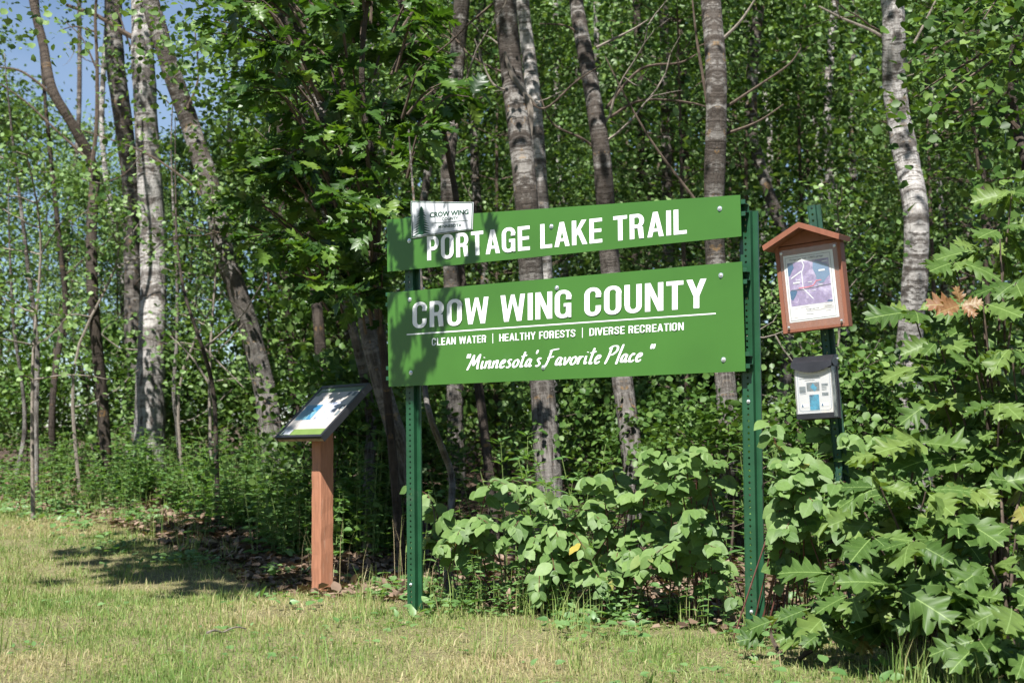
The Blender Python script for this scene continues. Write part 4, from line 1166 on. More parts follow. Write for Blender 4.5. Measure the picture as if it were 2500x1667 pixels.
trunk_tree('slender_tree', 'small grey trunk directly behind the interpretive panel', 12.0,
           [(716, 600), (735, 740), (742, 860), (748, 980), (850, 1060)][:4], (22, 26, 28, 28), 'darkbark', 6.5, .6, (), 2, seed=15)
trunk_tree('slender_tree', 'grey stem between the interpretive panel and the left sign post', 9.9,
           [(780, 640), (815, 760), (838, 880), (850, 980), (852, 1060)], (18, 22, 24, 26), 'aspen', 5.0, .6, (), 2, seed=16)
trunk_tree('slender_tree', 'pale thin sapling stem near the left edge of the picture', 13.2,
           [(58, 480), (64, 600), (75, 780), (84, 940), (92, 1110)], (8, 10, 12, 14), 'aspen', 4.5, 0, (), 2, seed=17)
trunk_tree('slender_tree', 'second thin pale stem at the left edge, half in shade', 14.6,
           [(40, 760), (46, 900), (50, 1000), (46, 1090)], (8, 9, 10), 'aspen', 3.6, 0, (), 1, seed=18)
trunk_tree('slender_tree', 'thin dark trunk between the left edge and the slim dark tree', 15.0,
           [(136, 560), (142, 700), (132, 840), (126, 980), (124, 1080)], (12, 14, 15, 16), 'darkbark', 7, .6, (), 1, seed=19)
trunk_tree('slender_tree', 'pale pole-like stem right of the thickest birch', 13.5,
           [(400, 640), (404, 780), (406, 900), (410, 1010)], (7, 9, 10), 'aspen', 4.5, 0, (), 1, seed=20)
trunk_tree('slender_tree', 'thin brown stem among the weeds left of the interpretive panel', 11.0,
           [(400, 560), (430, 680), (470, 800), (484, 900), (494, 1060)], (6, 8, 10, 11), 'darkbark', 3.6, 0,
           [([(480, 880), (440, 820), (390, 770)], 6, 2, 'palewig'), ([(470, 800), (520, 850), (560, 890)], 5, 2, 'palewig')], 1, seed=21)
# trunks farther in, among the leaves
ZN = [(300, 'left of the thickest birch'), (700, 'behind the interpretive panel'), (1090, 'behind the county badge'), (1240, 'behind the word PORTAGE'), (1400, 'behind the word LAKE'), (1600, 'behind the word TRAIL'), (1740, 'behind the right sign post'), (1960, 'behind the map board'), (9999, 'near the right edge')]
far = [(1420, 14, 18, 'birch'), (1550, 26, 15, 'aspen'), (1500, 14, 20, 'birch'), (1790, 30, 13.5, 'aspen'), (1740, 16, 19, 'birch'), (1935, 22, 16, 'birch'), (1985, 18, 18, 'aspen'),
       (1870, 14, 21, 'birch'), (2160, 16, 17, 'birch'), (2215, 18, 20, 'aspen'), (880, 22, 16, 'birch'), (795, 18, 18, 'birch'), (560, 16, 20, 'aspen'), (1300, 16, 19, 'birch'),
       (1130, 22, 15, 'aspen'), (990, 18, 18, 'darkbark'), (960, 20, 14.5, 'aspen'), (1590, 20, 17, 'darkbark'), (1690, 14, 22, 'birch'), (1360, 15, 22, 'aspen'), (2290, 20, 15, 'darkbark'),
       (285, 14, 19, 'birch'), (180, 12, 21, 'aspen'), (660, 20, 15, 'darkbark'), (1465, 20, 16, 'darkbark')]
for i, (x, w, dp, bk) in enumerate(far):
    j = rng.normal(0, 22, 4)
    zn = next(z for l_, z in ZN if x < l_)
    same = sorted(q[0] for q in far if next(z for l_, z in ZN if q[0] < l_) == zn)
    rk = '' if len(same) == 1 else ['leftmost ', 'second ', 'third ', 'fourth ', 'fifth '][same.index(x)]
    lb_far = rk + {'birch': 'pale', 'aspen': 'grey', 'darkbark': 'dark'}[bk] + ' slender trunk deep in the woods ' + zn
    trunk_tree('background_tree', lb_far, dp, [(x - 30 + j[0], -40), (x - 12 + j[1], 300), (x + j[2] * .5, 640), (x + 8 + j[3] * .5, 960)],
               (w * .8, w * .9, w, w), bk, dp * .32 + 1.2, .9 if (x > 700 and i % 2) else 0, (), 2, 'trunks deep in the woods', seed=30 + i)

ZONES = [(340, 'left of the thickest birch'), (680, 'between the thickest birch and the interpretive panel'), (960, 'above and behind the interpretive panel'), (1160, 'behind the county badge'),
         (1310, 'behind the word PORTAGE'), (1480, 'behind the word LAKE'), (1680, 'behind the word TRAIL'), (1850, 'behind the right sign post'), (2090, 'behind the map board'), (2270, 'beside the mottled white birch at right'), (9999, 'near the right edge')]
def zone(px):
    return next(z for lim_, z in ZONES if px < lim_)
# ---- leafy young trees filling the woods
LBL_A = 'leafy young aspen filling the sunlit woods in the background'
LBL_D = 'broad-leaved young tree in the shaded woods in the background'
def fx(px, depth):      # world x of a photo column at a distance
    return at(px, 1100, depth)[0]
rows = [(13.5, 10, .62), (16.0, 11, .78), (19.0, 12, .95), (22.5, 13, 1.1), (27.0, 15, 1.35), (33.0, 16, 1.6), (41.0, 18, 2.0)]
for dp, n, sc in rows:
    for i in range(n):
        px = -150 + (2800 * (i + rng.uniform(.1, .9)) / n)
        d = dp + rng.uniform(-1.4, 1.4)
        left = px < 760
        if left: d = max(d, 16.4) + rng.uniform(0, 1.5)
        if px > 760: d = max(d, 12.8)
        k = sc * rng.uniform(.85, 1.2)
        if left:
            # lower crowns on the left, where the sky shows
            ht = .78 + (1100 - np.interp(px, [-200, 150, 330, 600, 760], [80, 300, 340, 260, 0]) - rng.uniform(-60, 110)) / F * d
            if d < 17.5 and rng.random() < .3: continue
            if d > 30: continue
            k = min(k, max(.3, (ht - float(gz(0, d))) / 8.0))
        key = 'dark' if (rng.random() < (.45 if px > 1700 or 600 < px < 1250 else .2)) else 'aspen'
        if key == 'dark': k *= 1.12
        place_proto('young_tree', key, fx(px, d), d, k, ('shaded broad-leaved' if key == 'dark' else 'sunlit small-leaved') + ' young tree in the ' + ('near' if d < 18 else 'middle' if d < 26 else 'far') + ' woods ' + zone(px), 'tree', 'shaded young trees in the woods' if key == 'dark' else 'sunlit young aspens in the woods')
for px, d, k in ((-190, 17.5, .95), (-60, 19.5, .8), (720, 17.6, 1.0), (800, 18.5, 1.05), (240, 21, .56), (420, 20, .54), (330, 24, .62), (160, 18.2, .5)):
    place_proto('young_tree', 'aspen', fx(px, d), d, k, 'tall small-leaved young tree at the upper left, ' + zone(px), 'tree', 'sunlit young aspens in the woods')
# leafy saplings on the sunny edge at left and a few inside
for px, d, k, lb in ((85, 11.4, .95, 'small sapling with pale round leaves on the left edge of the woods'), (455, 13.2, .8, 'small leafy sapling right of the thickest birch'),
                     (520, 13.0, .9, 'leafy sapling between the leaning birch and the thickest birch'), (200, 13.4, .95, 'sapling with sunlit leaves behind the slim dark tree'),
                     (2060, 9.5, .75, 'sunlit sapling behind the map board'), (1960, 10.0, .55, 'short bright sapling to the left of the map board post')):
    place_proto('sapling', 'sapling', fx(px, d), d, k, lb, 'sapling', None)
# shrubs of the understorey
LBL_S = 'leafy green shrub on the shaded forest floor behind the signs'
for i in range(58):
    d = rng.choice([9.2, 10.2, 11.2, 12.6, 14.5, 17]) + rng.uniform(-.4, .4)
    px = rng.uniform(-100, 2600)
    if px < 760: d = max(d, 15.2) + rng.uniform(0, 1.5)
    if 700 < px < 1050 and d < 9.6: d += 1.0
    if 1000 < px < 2050 and d < 12 and rng.random() < .55: d += 4.5
    place_proto('understorey_shrub', 'shrub', fx(px, d), d, rng.uniform(.5, .85) * (1 if d < 13 else 1.25), 'leafy shrub on the forest floor ' + ('close ' if d < 11 else 'farther back ') + zone(px), 'shrub', 'understorey shrubs behind the signs', rng.uniform(.8, 1.1))

# ---- the oak tree over the sign
oak_b = at(985, 1190, 8.9)
oak = thing('oak_tree', (oak_b[0], oak_b[1], float(gz(oak_b[0], oak_b[1]))), 'young oak with dense dark lobed leaves hanging left of and above the sign', 'tree')
ost = spline([(oak_b[0], oak_b[1], float(gz(oak_b[0], oak_b[1])) - .1), at(940, 900, 8.8), at(912, 660, 8.6), at(925, 470, 8.4), at(890, 290, 8.3), at(885, 120, 8.2), at(905, -120, 8.1), at(880, -420, 8.0)], 40)
V, Fs, UV = tube(ost, np.linspace(.03, .011, 40), 10, .06, 3)
part('trunk', oak, V, Fs, M['darkbark'], uv=UV, smooth=True)
poly_l = lambda y: np.interp(y, [-150, 0, 150, 300, 420, 520, 600, 700, 760], [440, 480, 560, 600, 580, 520, 600, 720, 800])
poly_r = lambda y: np.interp(y, [-150, 0, 120, 170, 230, 300, 380, 470, 560, 700], [1100, 1060, 1120, 1220, 1150, 1130, 1060, 1000, 960, 935])
lim = MB(); lp = []; ld = []; ln = []; lsz = []
def oak_spray(tip, start, n_leaf, size):
    mid = (tip + start) / 2 + np.array([0, 0, rng.uniform(.0, .15)])
    b = spline([start, mid, tip], 8)
    lim.tube(b, np.linspace(.009, .003, 8), 4)
    out = tip - mid; out /= np.linalg.norm(out) + 1e-6
    for k in range(n_leaf):
        f = 1 if k < 5 else rng.uniform(.35, .95)
        p = b[int(f * 7)] + rng.normal(size=3) * .02
        d = out * .7 + rand_dirs(1)[0] * .9; d[2] = d[2] * .5 - .18
        nrm = np.array([rng.normal(0, .4), -.35 + rng.normal(0, .4), 1.0])
        lp.append(p); ld.append(d); ln.append(nrm); lsz.append(rng.uniform(*size))
for i in range(160):
    y = rng.uniform(-90, 740); xl, xr = poly_l(y), poly_r(y)
    if xl >= xr: continue
    x = rng.uniform(xl, xr); d = rng.uniform(7.3, 9.3)
    tip = at(x, y, d)
    k = np.argmin(np.abs(ost[:, 2] - (tip[2] - .15 - .1 * rng.random())))
    oak_spray(tip, ost[k] * .45 + tip * .55 - np.array([0, 0, .12]), 11, (.12, .17))
# sprays reaching out over the sign and the grass, above the frame
over = []
for px, py in ((960, 560), (985, 600), (1010, 640), (1065, 560), (1100, 600), (1150, 615), (1180, 550), (955, 640), (1040, 520),
               (960, 735), (1000, 740), (1020, 770), (1050, 760), (1085, 735), (1000, 820), (1030, 850), (1045, 880), (1000, 880), (960, 890), (975, 930), (1035, 915), (970, 800), (1110, 745)):
    p = S(px, py); t = rng.uniform(1.6, 1.75) if py < 680 else rng.uniform(2.0, 2.15)
    over.append(p + SUN * t)
hub = at(890, -260, 7.0)
for q in over:
    oak_spray(q, q * .94 + hub * .06 + np.array([0, 0, .06]), 2, (.10, .14))
for c in (np.mean(over[:12], 0), np.mean(over[12:], 0)):
    lim.tube(spline([ost[-4], hub, c * .6 + hub * .4 + np.array([0, 0, .2]), c + np.array([0, 0, .12])], 10), np.linspace(.012, .005, 10), 5)
for px, py, d in ((300, 1335, 9.6), (430, 1330, 9.4), (360, 1290, 10), (520, 1340, 9.0), (480, 1280, 10), (560, 1400, 8.2), (330, 1390, 8.9), (640, 1250, 9.8), (610, 1340, 8.9), (680, 1350, 8.6), (540, 1370, 8.8), (560, 1310, 9.6), (620, 1290, 9.4), (400, 1260, 10.6), (520, 1240, 10.8)):
    p = at(px, py, d); p = p * (1, 1, 0) + np.array([0, 0, float(gz(p[0], p[1]))])
    t = rng.uniform(6.2, 7.2)
    q = p + SUN * t
    for j in range(8):
        qq = q + rng.normal(size=3) * np.array([.24, .24, .1])
        oak_spray(qq, qq * .8 + ost[-1] * .2, 11, (.13, .18))
    lim.tube(spline([ost[-1], (ost[-1] + q) / 2 + np.array([0, 0, .5]), q], 8), np.linspace(.014, .004, 8), 4)
lim.part('limbs', oak, M['twig'], kind='stuff')
lp = np.array(lp); Rl = frames(np.array(ld), np.array(ln)); lsz = np.array(lsz)
dist = np.linalg.norm(lp - EYE, axis=1)
scr = lp - EYE; sx = (scr @ RIGHT) / (scr @ FWD) * F + W / 2; sy = H / 2 - (scr @ UP) / (scr @ FWD) * F
vis = (sx > 0) & (sx < W) & (sy > 0) & (sy < H)
order = np.argsort(np.where(vis, dist, 1e6))
OAKM = [mesh('leaf', v, f, M['oakleaf']) for v, f in L_OAK]
def leaf_objs(root, me_list, P, R, Sz, name='leaf'):
    base = np.array(root.location)
    for i in range(len(P)):
        o = bpy.data.objects.new(name, me_list[i % len(me_list)])
        link(o, root)
        s = Sz[i]
        q = P[i] - base
        o.matrix_basis = Matrix(((R[i][0, 0] * s, R[i][0, 1] * s, R[i][0, 2] * s, q[0]), (R[i][1, 0] * s, R[i][1, 1] * s, R[i][1, 2] * s, q[1]),
                                 (R[i][2, 0] * s, R[i][2, 1] * s, R[i][2, 2] * s, q[2]), (0, 0, 0, 1)))
top = order[:300]; rest = order[300:]
leaf_objs(oak, OAKM, lp[top], Rl[top], lsz[top])
V, Fi = batch(L_OAK[0], lp[rest], Rl[rest], lsz[rest])
part('leaves', oak, V, Fi, M['oakleafb'], kind='stuff', tint=np.repeat(np.clip(rng.normal(.45, .22, len(rest)), 0, 1), len(L_OAK[0][1])))

# ---- dark broad-leaved branches at the upper right
bas_b = at(2560, 1250, 8.0)
bas = thing('basswood_tree', (bas_b[0], bas_b[1], float(gz(bas_b[0], bas_b[1]))), 'tree with dark rounded leaves hanging in from the right edge above the oak sapling', 'tree')
V, Fs, UV = tube(spline([(bas_b[0], bas_b[1], -.1), at(2550, 700, 8.1), at(2545, 200, 8.2), at(2550, -400, 8.3), at(2560, -900, 8.4)], 30), np.linspace(.06, .03, 30), 10, .06, 5)
part('trunk', bas, V, Fs, M['darkbark'], uv=UV, smooth=True)
mb = MB(); cs = []
for i in range(20):
    y = rng.uniform(-60, 560); x = rng.uniform(np.interp(y, [-60, 150, 300, 450, 600], [2300, 2270, 2200, 2260, 2300]), 2560); d = rng.uniform(7.4, 9.2)
    tip = at(x, y, d); st = at(2550, max(-300, y - 120), 8.2)
    b = spline([st * .5 + tip * .5 + np.array([0, 0, .1]), st * .2 + tip * .8 + np.array([0, 0, .05]), tip], 6)
    mb.tube(b, np.linspace(.008, .003, 6), 4)
    cs += [b[2], b[4], b[5]]
for i in range(16):      # crown overhead, above the frame
    cs.append(np.array([rng.uniform(1.6, 4.6), rng.uniform(5.2, 8.8), rng.uniform(4.2, 6.6)]))
mb.part('limbs', bas, M['twig'], kind='stuff')
V, Fi, t = leaf_cloud(cs, 24, (.20, .20, .09), (.05, .08))
part('leaves', bas, V, Fi, M['darkleaf'], kind='stuff', tint=t)

# ---- dogwood shrubs with red stems and round leaves, leaf by leaf
DOGM = [mesh('leaf', v, f, M['dogleaf']) for v, f in L_DOG]
def dogwood(label, base, tips, size=(.045, .102), dens=6):
    bz = np.array([base[0], base[1], float(gz(base[0], base[1]))])
    t = thing('dogwood_shrub', bz, label, 'shrub', None)
    P = []; D = []; Nn = []; Sz = []
    for tip in tips:
        tip = np.asarray(tip, float)
        mid = bz * .45 + tip * .55; mid[2] = max(mid[2], tip[2] * .75 + .06) + rng.uniform(.0, .08)
        st = bz + np.array([rng.normal(0, .12), rng.normal(0, .08), 0])
        b = spline([st, mid, tip], 14)
        mb = MB(); mb.tube(b, np.linspace(.0038, .0013, 14), 5); mb.part('stem', t, M['redstem'])
        for k in range(dens + 1):
            f = .38 + .62 * k / dens
            p = b[min(13, int(f * 13))]; q = b[max(0, min(13, int(f * 13)) - 2)]
            ax = p - q; ax /= np.linalg.norm(ax) + 1e-6
            side = np.cross(ax, UZ); side /= np.linalg.norm(side) + 1e-6
            for s in ((-1, 1, 0) if k == dens else (-1, 1)):
                d = ax * (.5 if s else .9) + side * s * .75 + np.array([0, -.12, -.62]) + rng.normal(size=3) * .25
                P.append(p + rng.normal(size=3) * .006); D.append(d)
                Nn.append(np.array([-.15 + rng.normal(0, .3), -.95 + rng.normal(0, .25), .75 + rng.normal(0, .2)])); Sz.append(rng.uniform(*size) * (.8 if k == dens else 1))
    leaf_objs(t, DOGM, np.array(P), frames(np.array(D), np.array(Nn)), np.array(Sz))
    return t
dog_top = lambda x: np.interp(x, [1000, 1300, 1450, 1550, 1650, 1760, 1850, 1950, 2050, 2150, 2250], [1200, 1190, 1160, 1100, 1050, 1080, 1020, 1030, 1050, 1030, 1080])
def tips_for(x0, x1, d0, d1, n, ybot):
    out = []
    for i in range(n):
        x = x0 + (x1 - x0) * (i + rng.random()) / n
        if 1825 < x < 1885: x += 45
        f = ((i * .618) % 1)
        y = dog_top(x) + 20 + f ** .85 * (ybot - dog_top(x) - 20) + rng.uniform(-55, 50)
        pd = on_plane(x, 1100, SP0, sn)[1] if x < 1830 else 5.36
        out.append(at(x, y, pd + rng.uniform(.02, .34) + (.08 if x < 1830 else 0) + (rng.uniform(.2, .8) if rng.random() < .2 else 0)))
    return out
for lb, bx, bd, x0, x1, d0, d1, n, yb in (
        ('dogwood with round pale leaves just right of the left sign post', 1130, 7.05, 985, 1240, 6.9, 7.5, 14, 1350),
        ('dogwood spreading low beneath the middle of the sign', 1330, 6.85, 1200, 1480, 6.65, 7.3, 21, 1440),
        ('dogwood with two yellow leaves right of the middle of the sign', 1520, 6.65, 1430, 1640, 6.5, 7.1, 19, 1420),
        ('tallest dogwood close behind the right sign post', 1690, 6.5, 1570, 1800, 6.3, 6.9, 22, 1420),
        ('dogwood between the right sign post and the leaning channel post', 1930, 5.85, 1830, 2010, 5.95, 6.4, 19, 1370),
        ('dogwood behind the leaning channel post, next to the oak saplings', 2110, 5.9, 1990, 2260, 6.2, 6.8, 18, 1320)):
    b = at(bx, 1300, bd)
    dogwood(lb, (b[0], b[1]), tips_for(x0, x1, d0, d1, n, yb))

# ---- red oak saplings at the lower right, leaf by leaf
BIGM = [mesh('leaf', v, f, M['bigoak']) for v, f in L_OAK]
ORM = [mesh('leaf', v, f, M['orangeleaf']) for v, f in L_OAK]
def sapling(label, base, tips, size, whorl=6, along=4, orange=None):
    bz = np.array([base[0], base[1], float(gz(base[0], base[1]))])
    t = thing('oak_sapling', bz, label, 'sapling', None)
    P = []; D = []; Nn = []; Sz = []
    for tip in tips:
        tip = np.asarray(tip, float)
        mid = bz * .5 + tip * .5; mid[2] += .12 * (tip[2] - bz[2]); mid += np.array([rng.normal(0, .03), rng.normal(0, .03), 0])
        b = spline([bz + np.array([rng.normal(0, .03), rng.normal(0, .03), 0]), mid, tip], 14)
        mb = MB(); mb.tube(b, np.linspace(.009, .0028, 14), 5); mb.part('stem', t, M['twig'])
        a0 = rng.random() * 6.28
        for k in range(whorl + along):
            if k < whorl:
                p = b[13]; a = a0 + k * 6.283 / whorl + rng.normal(0, .25); tilt_ = rng.uniform(-.45, .25)
            else:
                p = b[int(rng.uniform(6, 12.5))]; a = rng.random() * 6.28; tilt_ = rng.uniform(-.5, .1)
            d = np.array([math.cos(a), math.sin(a), tilt_])
            P.append(p + d * .015); D.append(d); Nn.append(np.array([rng.normal(-.1, .4), (-1.3 if rng.random() < .5 else -.5) + rng.normal(0, .3), 1.0])); Sz.append(rng.uniform(*size) * (1.2 if rng.random() < .15 else 1))
    leaf_objs(t, BIGM, np.array(P), frames(np.array(D), np.array(Nn)), np.array(Sz))
    if orange is not None:
        c = np.asarray(orange)
        dd = [(-.9, -.2, .05), (-.2, -.3, .9), (.7, -.2, .1), (.4, -.5, -.3), (-.8, -.4, -.25)]
        leaf_objs(t, ORM, np.array([c] * 5), frames(np.array(dd), np.array([(0, -1, .4)] * 5)), np.array([.13, .07, .08, .07, .10]))
    return t
def tp(lst):
    return [at(*q) for q in lst]
b = at(2440, 1500, 5.35)
sapling('tall oak sapling at the right edge with a cluster of orange leaves near its top', (b[0], b[1]),
        tp([(2440, 560, 5.4), (2470, 470, 5.5), (2390, 610, 5.5), (2330, 640, 5.3), (2290, 830, 5.2), (2400, 740, 5.2), (2480, 690, 5.2), (2470, 850, 5.1), (2380, 890, 5.1), (2250, 890, 5.4), (2300, 970, 5.2), (2440, 980, 5.0), (2510, 950, 5.2), (2230, 760, 5.6), (2350, 800, 5.6)]),
        (.08, .17), whorl=7, along=8, orange=at(2345, 745, 5.1))
b = at(2230, 1540, 5.0)
sapling('bushy large-leaved oak sapling hiding the foot of the leaning channel post', (b[0], b[1]),
        tp([(2150, 1190, 4.85), (2240, 1080, 5.1), (2330, 1120, 5.1), (2110, 1250, 5.05), (2130, 1310, 4.8), (2230, 1320, 4.7), (2330, 1260, 4.85), (2030, 1400, 5.1), (2080, 1450, 4.9), (1990, 1480, 5.1), (2180, 1430, 4.7), (2290, 1400, 4.75), (2170, 1110, 5.3), (2380, 1190, 5.0), (2260, 1200, 4.9)]),
        (.09, .19), whorl=6, along=9)
b = at(2460, 1620, 4.75)
sapling('low oak sapling in the bottom right corner', (b[0], b[1]),
        tp([(2420, 1380, 4.75), (2480, 1300, 4.9), (2360, 1450, 4.7), (2470, 1480, 4.55), (2390, 1560, 4.5), (2300, 1500, 4.7), (2500, 1180, 5.0), (2440, 1100, 5.1), (2500, 1580, 4.5)]),
        (.12, .17))
b = at(1935, 1560, 5.25)
sapling('short oak seedling at the foot of the right sign post', (b[0], b[1]), tp([(1960, 1505, 5.15), (2010, 1545, 5.0), (1900, 1510, 5.25)]), (.09, .15), 4, 1)

# ---- weeds along the edge of the woods
def stalk(h, n, tm, size, spread, narrow):
    mb = MB(); P = []; D = []; Nn = []; Sz = []
    lean = rng.normal(0, .12, 2)
    st = spline([(0, 0, -.03), (lean[0] * h * .4, lean[1] * h * .4, h * .5), (lean[0] * h, lean[1] * h, h)], 8)
    mb.tube(st, np.linspace(.004, .0015, 8), 4)
    for k in range(n):
        f = .12 + .88 * k / n; p = st[min(7, int(f * 7.9))]; a = k * 2.4 + rng.normal(0, .3)
        P.append(p + rng.normal(size=3) * .008); D.append((math.cos(a), math.sin(a), .55 if narrow else .1)); Nn.append((0, 0, 1.0) + rng.normal(size=3) * .2)
        Sz.append(rng.uniform(*size) * (1.05 - .5 * f))
    V, Fi = batch(tm, np.array(P), frames(np.array(D), np.array(Nn)), np.array(Sz))
    t = np.repeat(np.clip(rng.normal(.55, .2, n), 0, 1), len(tm[1]))
    nb = len(mb.V)
    V = np.vstack([np.array(mb.V), V]); Fs = [tuple(f) for f in mb.F] + [tuple(f + nb) for f in Fi]
    return V, Fs, [1] * len(mb.F) + [0] * len(Fi), np.concatenate([np.zeros(len(mb.F)), t])
WEED = {}
for key, args in (('goldenrod', (.62, 46, L_NARROW, (.08, .13), .1, True)), ('leafy_weed', (.34, 16, L_WEED, (.07, .11), .1, False)), ('bramble', (.5, 22, L_WEED, (.06, .10), .1, False))):
    WEED[key] = []
    for i in range(3):
        mbs = [stalk(args[0] * rng.uniform(.7, 1.1), *args[1:]) for _ in range(4)]
        V = []; Fs = []; mi = []; tt = []
        off = 0
        for v, f, m_, t_ in mbs:
            v = v + np.array([rng.normal(0, .08), rng.normal(0, .08), 0])
            V.append(v); Fs += [tuple(int(q) + off for q in ff) for ff in f]; mi += m_; tt.append(t_); off += len(v)
        WEED[key].append(mesh(key, np.vstack(V), Fs, [M['weed'], M['greenstem']], tint=np.concatenate(tt), mi=mi))
WL = {'goldenrod': ('narrow-leaved weed clump', 'narrow-leaved clumps along the woods'),
      'leafy_weed': ('low broad-leaved weed clump', 'broad-leaved weeds along the woods'),
      'bramble': ('tangled leafy bramble clump', 'bramble clumps along the woods')}
cnt = 0
while cnt < 290:
    px = rng.uniform(-60, 1000) if rng.random() < .82 else rng.uniform(1000, 2560)
    if px < 1000:
        d = rng.uniform(10.2, 14.6) if px < 650 else rng.uniform(9.3, 11.5)
        x = fx(px, d)
        if d < lawn_edge(x) + (1.0 if 350 < px else .25) - (.5 if rng.random() < .25 else 0): continue
    else:
        d = rng.uniform(7.4, 10.0); x = fx(px, d)
    key = rng.choice(['goldenrod', 'leafy_weed', 'bramble'], p=[.14, .46, .40])
    o = bpy.data.objects.new(key, WEED[key][int(rng.integers(3))])
    link(o, None, label=WL[key][0] + ' ' + zone(px), category='weed', group=WL[key][1])
    k = rng.uniform(.55, 1.35) * (.75 if (px < 1000 and d < lawn_edge(x) + .7) else 1)
    o.location = (x, d, float(gz(x, d))); o.rotation_euler = (0, 0, rng.random() * 6.28); o.scale = (k, k, k)
    cnt += 1

for i in range(26):
    px = rng.uniform(960, 1900); pd = on_plane(px, 1100, SP0, sn)[1]
    d = pd + rng.uniform(.14, .55); x = fx(px, d)
    if abs(px - 1000) < 45 or abs(px - 1830) < 40: continue
    key = 'leafy_weed' if rng.random() < .7 else 'bramble'
    o = bpy.data.objects.new(key, WEED[key][int(rng.integers(3))])
    link(o, None, label='small leafy weed at the foot of the dogwoods ' + zone(px).replace('behind', 'under'), category='weed', group='weeds under the sign')
    k = rng.uniform(.3, .62)
    o.location = (x, d, float(gz(x, d))); o.rotation_euler = (0, 0, rng.random() * 6.28); o.scale = (k, k, k)

# ---- grass
def blades(x, y, h, wdt, dry, lean=.5):
    n = len(x)
    z = gz(x, y) - .004
    a = rng.random(n) * 6.283; b = rng.random(n) * 6.283
    ln_ = np.minimum(np.abs(rng.normal(0, lean, n)), 1.0) * h
    dx, dy = np.cos(a), np.sin(a); sx_, sy_ = np.cos(b) * wdt / 2, np.sin(b) * wdt / 2
    base = np.stack([x, y, z], -1); sd = np.stack([sx_, sy_, 0 * x], -1)
    hz = np.sqrt(np.maximum(h * h - ln_ * ln_, (h * .15) ** 2))
    mid = base + np.stack([dx * ln_ * .3, dy * ln_ * .3, hz * .62], -1)
    tip = base + np.stack([dx * ln_, dy * ln_, hz], -1)
    V = np.stack([base - sd, base + sd, mid + sd * .7, mid - sd * .7, tip], 1).reshape(-1, 3)
    f = np.array([(0, 1, 2), (0, 2, 3), (3, 2, 4)])
    Fi = (f[None] + (np.arange(n) * 5)[:, None, None]).reshape(-1, 3)
    return V, Fi, np.repeat(dry, 3)
N0 = 1000000
x = rng.uniform(-5.6, 3.2, N0); y = 4.3 + (rng.random(N0) ** 1.5) * 9.6
inside = np.abs(x) < y * .40 + .3
lm = lawn_mask(x, y)
pn = vnoise(x * 2.3, y * 2.3); pn2 = vnoise(x * 7, y * 7)
keep = inside & (rng.random(N0) < lm * np.clip(-.25 + 2.2 * pn, .06, 1) * (.35 + .9 * pn2)) 
x, y, pn, pn2 = x[keep], y[keep], pn[keep], pn2[keep]
n = len(x)
h = rng.gamma(4, .0058, n) * (.55 + .8 * pn2) * (1 + .05 * (y - 5))
tint = np.clip(.12 + 1.0 * vnoise(x * 1.7 + 9, y * 1.7 + 4) + rng.normal(0, .22, n) + .12 * (y > 6.5), 0, 1)
V1, F1, T1 = blades(x, y, h, rng.uniform(.0022, .0048, n) * (1 + .07 * (y - 5)), tint, 1.25)
print('blades', n)
# taller tufts: along the wood edge, at the posts' feet and here and there in the lawn
tx = []; ty = []
for i in range(130):
    if i < 70:
        xx = rng.uniform(-4.8, -1.7) if rng.random() < .5 else rng.uniform(-.5, 2.2); yy = lawn_edge(xx) + rng.normal(.1, .35)
    elif i < 100:
        xx = rng.uniform(1.2, 2.4); yy = rng.uniform(4.4, 5.4)
    else:
        yy = rng.uniform(4.8, 9); xx = rng.uniform(-.38, .36) * yy
    m_ = int(rng.integers(10, 34))
    tx.append(xx + rng.normal(0, .045, m_)); ty.append(yy + rng.normal(0, .045, m_))
tx = np.concatenate(tx); ty = np.concatenate(ty)
sx2 = rng.uniform(-1.3, -.2, 40); sy2 = lawn_edge(sx2) + rng.uniform(-.1, .7, 40)
V2_, F2, T2 = blades(tx, ty, rng.uniform(.07, .22, len(tx)), rng.uniform(.003, .006, len(tx)), np.clip(rng.normal(.72, .2, len(tx)), 0, 1), .5)
n3 = 230000
x = rng.uniform(-5.6, 3.2, n3); y = 4.3 + (rng.random(n3) ** 1.5) * 9.6
k = (np.abs(x) < y * .40 + .3) & (rng.random(n3) < lawn_mask(x, y)); x, y = x[k], y[k]; n3 = len(x)
V3, F3, T3 = blades(x, y, rng.uniform(.02, .06, n3), rng.uniform(.002, .0045, n3) * (1 + .07 * (y - 5)), np.clip(.14 + .55 * vnoise(x * 1.7 + 9, y * 1.7 + 4) + rng.normal(0, .16, n3), 0, 1), 6.0)
V3[:, 2] += .006
V4, F4, T4 = blades(sx2, sy2, rng.uniform(.2, .5, 40), rng.uniform(.003, .005, 40), np.clip(rng.normal(.2, .15, 40), 0, 1), .55)
V = np.vstack([V1, V2_, V3, V4]); Fi = np.vstack([F1, F2 + len(V1), F3 + len(V1) + len(V2_), F4 + len(V1) + len(V2_) + len(V3)]); T2 = np.concatenate([T2, T3, T4])
link(bpy.data.objects.new('grass', mesh('grass', V, Fi, M['grass'], tint=np.concatenate([T1, T2]))), None, kind='stuff', label='short dry mown grass with greener tufts in front of the signs', category='grass')

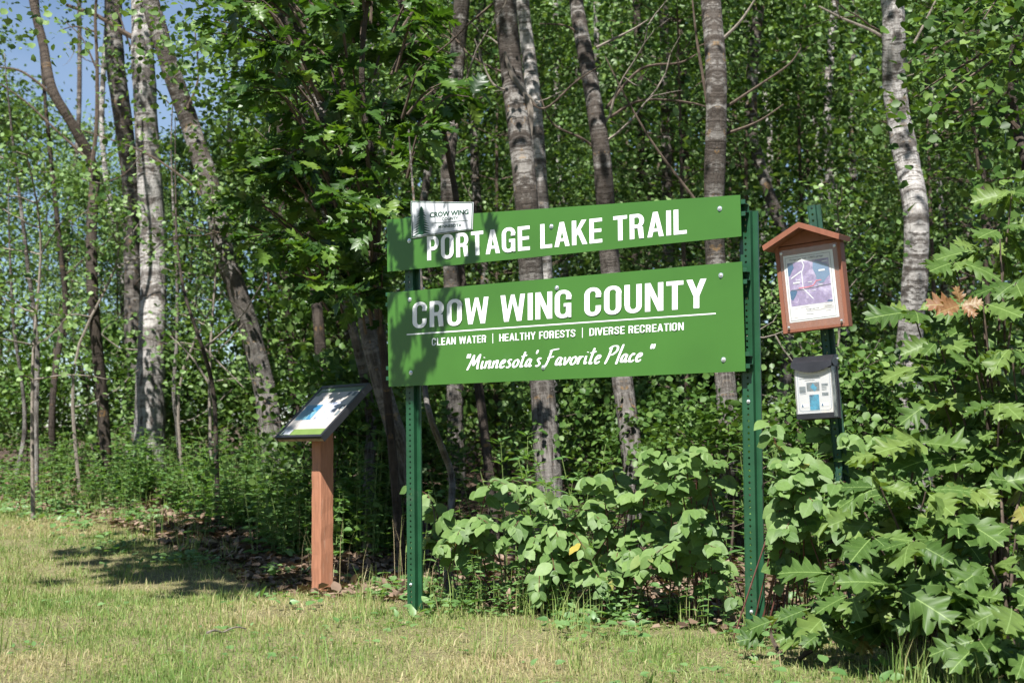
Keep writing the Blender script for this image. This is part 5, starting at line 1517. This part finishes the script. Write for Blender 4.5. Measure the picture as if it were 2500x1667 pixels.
# ---- low ground cover in the lawn edge and fallen leaves
n = 5200
x = rng.uniform(-4.8, 2.6, n); y = lawn_edge(x) + rng.normal(-.25, .55, n)
k = (np.abs(x) < y * .40 + .3) & (vnoise(x * 3 + 7, y * 3) > np.where((x > -2.6) & (x < -.5), .72, .42)); x, y = x[k], y[k]; n = len(x)
P = np.stack([x, y, gz(x, y) + rng.uniform(.01, .07, n)], -1)
d = rand_dirs(n); d[:, 2] = .25
V, Fi = batch(L_WEED, P, frames(d, rand_dirs(n) * .5 + np.array([0, -.3, 1])), rng.uniform(.03, .065, n))
link(bpy.data.objects.new('ground_cover', mesh('ground_cover', V, Fi, M['weed'], tint=np.repeat(np.clip(rng.normal(.6, .2, n), 0, 1), len(L_WEED[1])))), None, kind='stuff', label='low green creeping weeds along the edge of the grass', category='ground cover')
n = 2600
x = rng.uniform(-4.2, 2.4, n); y = rng.uniform(4.6, 10.5, n)
k = (np.abs(x) < y * .40 + .3) & (lawn_mask(x, y) > .6) & (vnoise(x * 2.1 + 31, y * 2.1 + 8) > .6); x, y = x[k], y[k]; n = len(x)
P = np.stack([x, y, gz(x, y) + rng.uniform(.008, .03, n)], -1)
d = rand_dirs(n); d[:, 2] = .3
V, Fi = batch(L_WEED, P, frames(d, rand_dirs(n) * .4 + np.array([0, -.2, 1])), rng.uniform(.02, .045, n))
link(bpy.data.objects.new('clover', mesh('clover', V, Fi, M['weed'], tint=np.repeat(np.clip(rng.normal(.5, .2, n), 0, 1), len(L_WEED[1])))), None, kind='stuff', label='patches of low clover in the mown grass', category='ground cover')
n = 22000
x = rng.uniform(-5.5, 4.5, n); y = lawn_edge(x) + rng.gamma(2.0, 1.0, n) - .45
k = np.abs(x) < y * .40 + .4; x, y = x[k], y[k]; n = len(x)
P = np.stack([x, y, gz(x, y) + rng.uniform(.002, .03, n)], -1)
d = rand_dirs(n); d[:, 2] *= .25
V, Fi = batch(L_ROUND, P, frames(d, rand_dirs(n) * .55 + np.array([0, 0, 1])), np.stack([rng.uniform(.03, .07, n), rng.uniform(.04, .09, n), rng.uniform(.03, .12, n)], -1))
link(bpy.data.objects.new('leaf_litter', mesh('leaf_litter', V, Fi, M['litter'], tint=np.repeat(np.clip(rng.normal(.45, .25, n), 0, 1), len(L_ROUND[1])))), None, kind='stuff', label='brown fallen leaves on the shaded forest floor', category='fallen leaves')

# ---- fallen twigs
for lb, a_, b_ in (('short fallen twig lying in the grass left of the sign', (505, 1552), (600, 1538)), ('pale fallen stick on the ground under the middle of the sign', (1395, 1505), (1560, 1512))):
    q = []
    for k in range(6):
        f = k / 5; px = a_[0] * (1 - f) + b_[0] * f; py = a_[1] * (1 - f) + b_[1] * f
        r_ = ray(px, py); p = EYE + r_ * (-(EYE[2] - .02) / r_[2])
        p[2] = float(gz(p[0], p[1])) + .022 + .008 * math.sin(k * 2.2)
        q.append(p)
    V, Fs, _ = tube(spline(q, 12), np.linspace(.006, .003, 12), 6, .2, 4)
    c0 = np.mean(q, axis=0)
    link(bpy.data.objects.new('fallen_twig', mesh('fallen_twig', V - c0, Fs, M['palewig'])), None, label=lb, category='twig').location = tuple(c0)
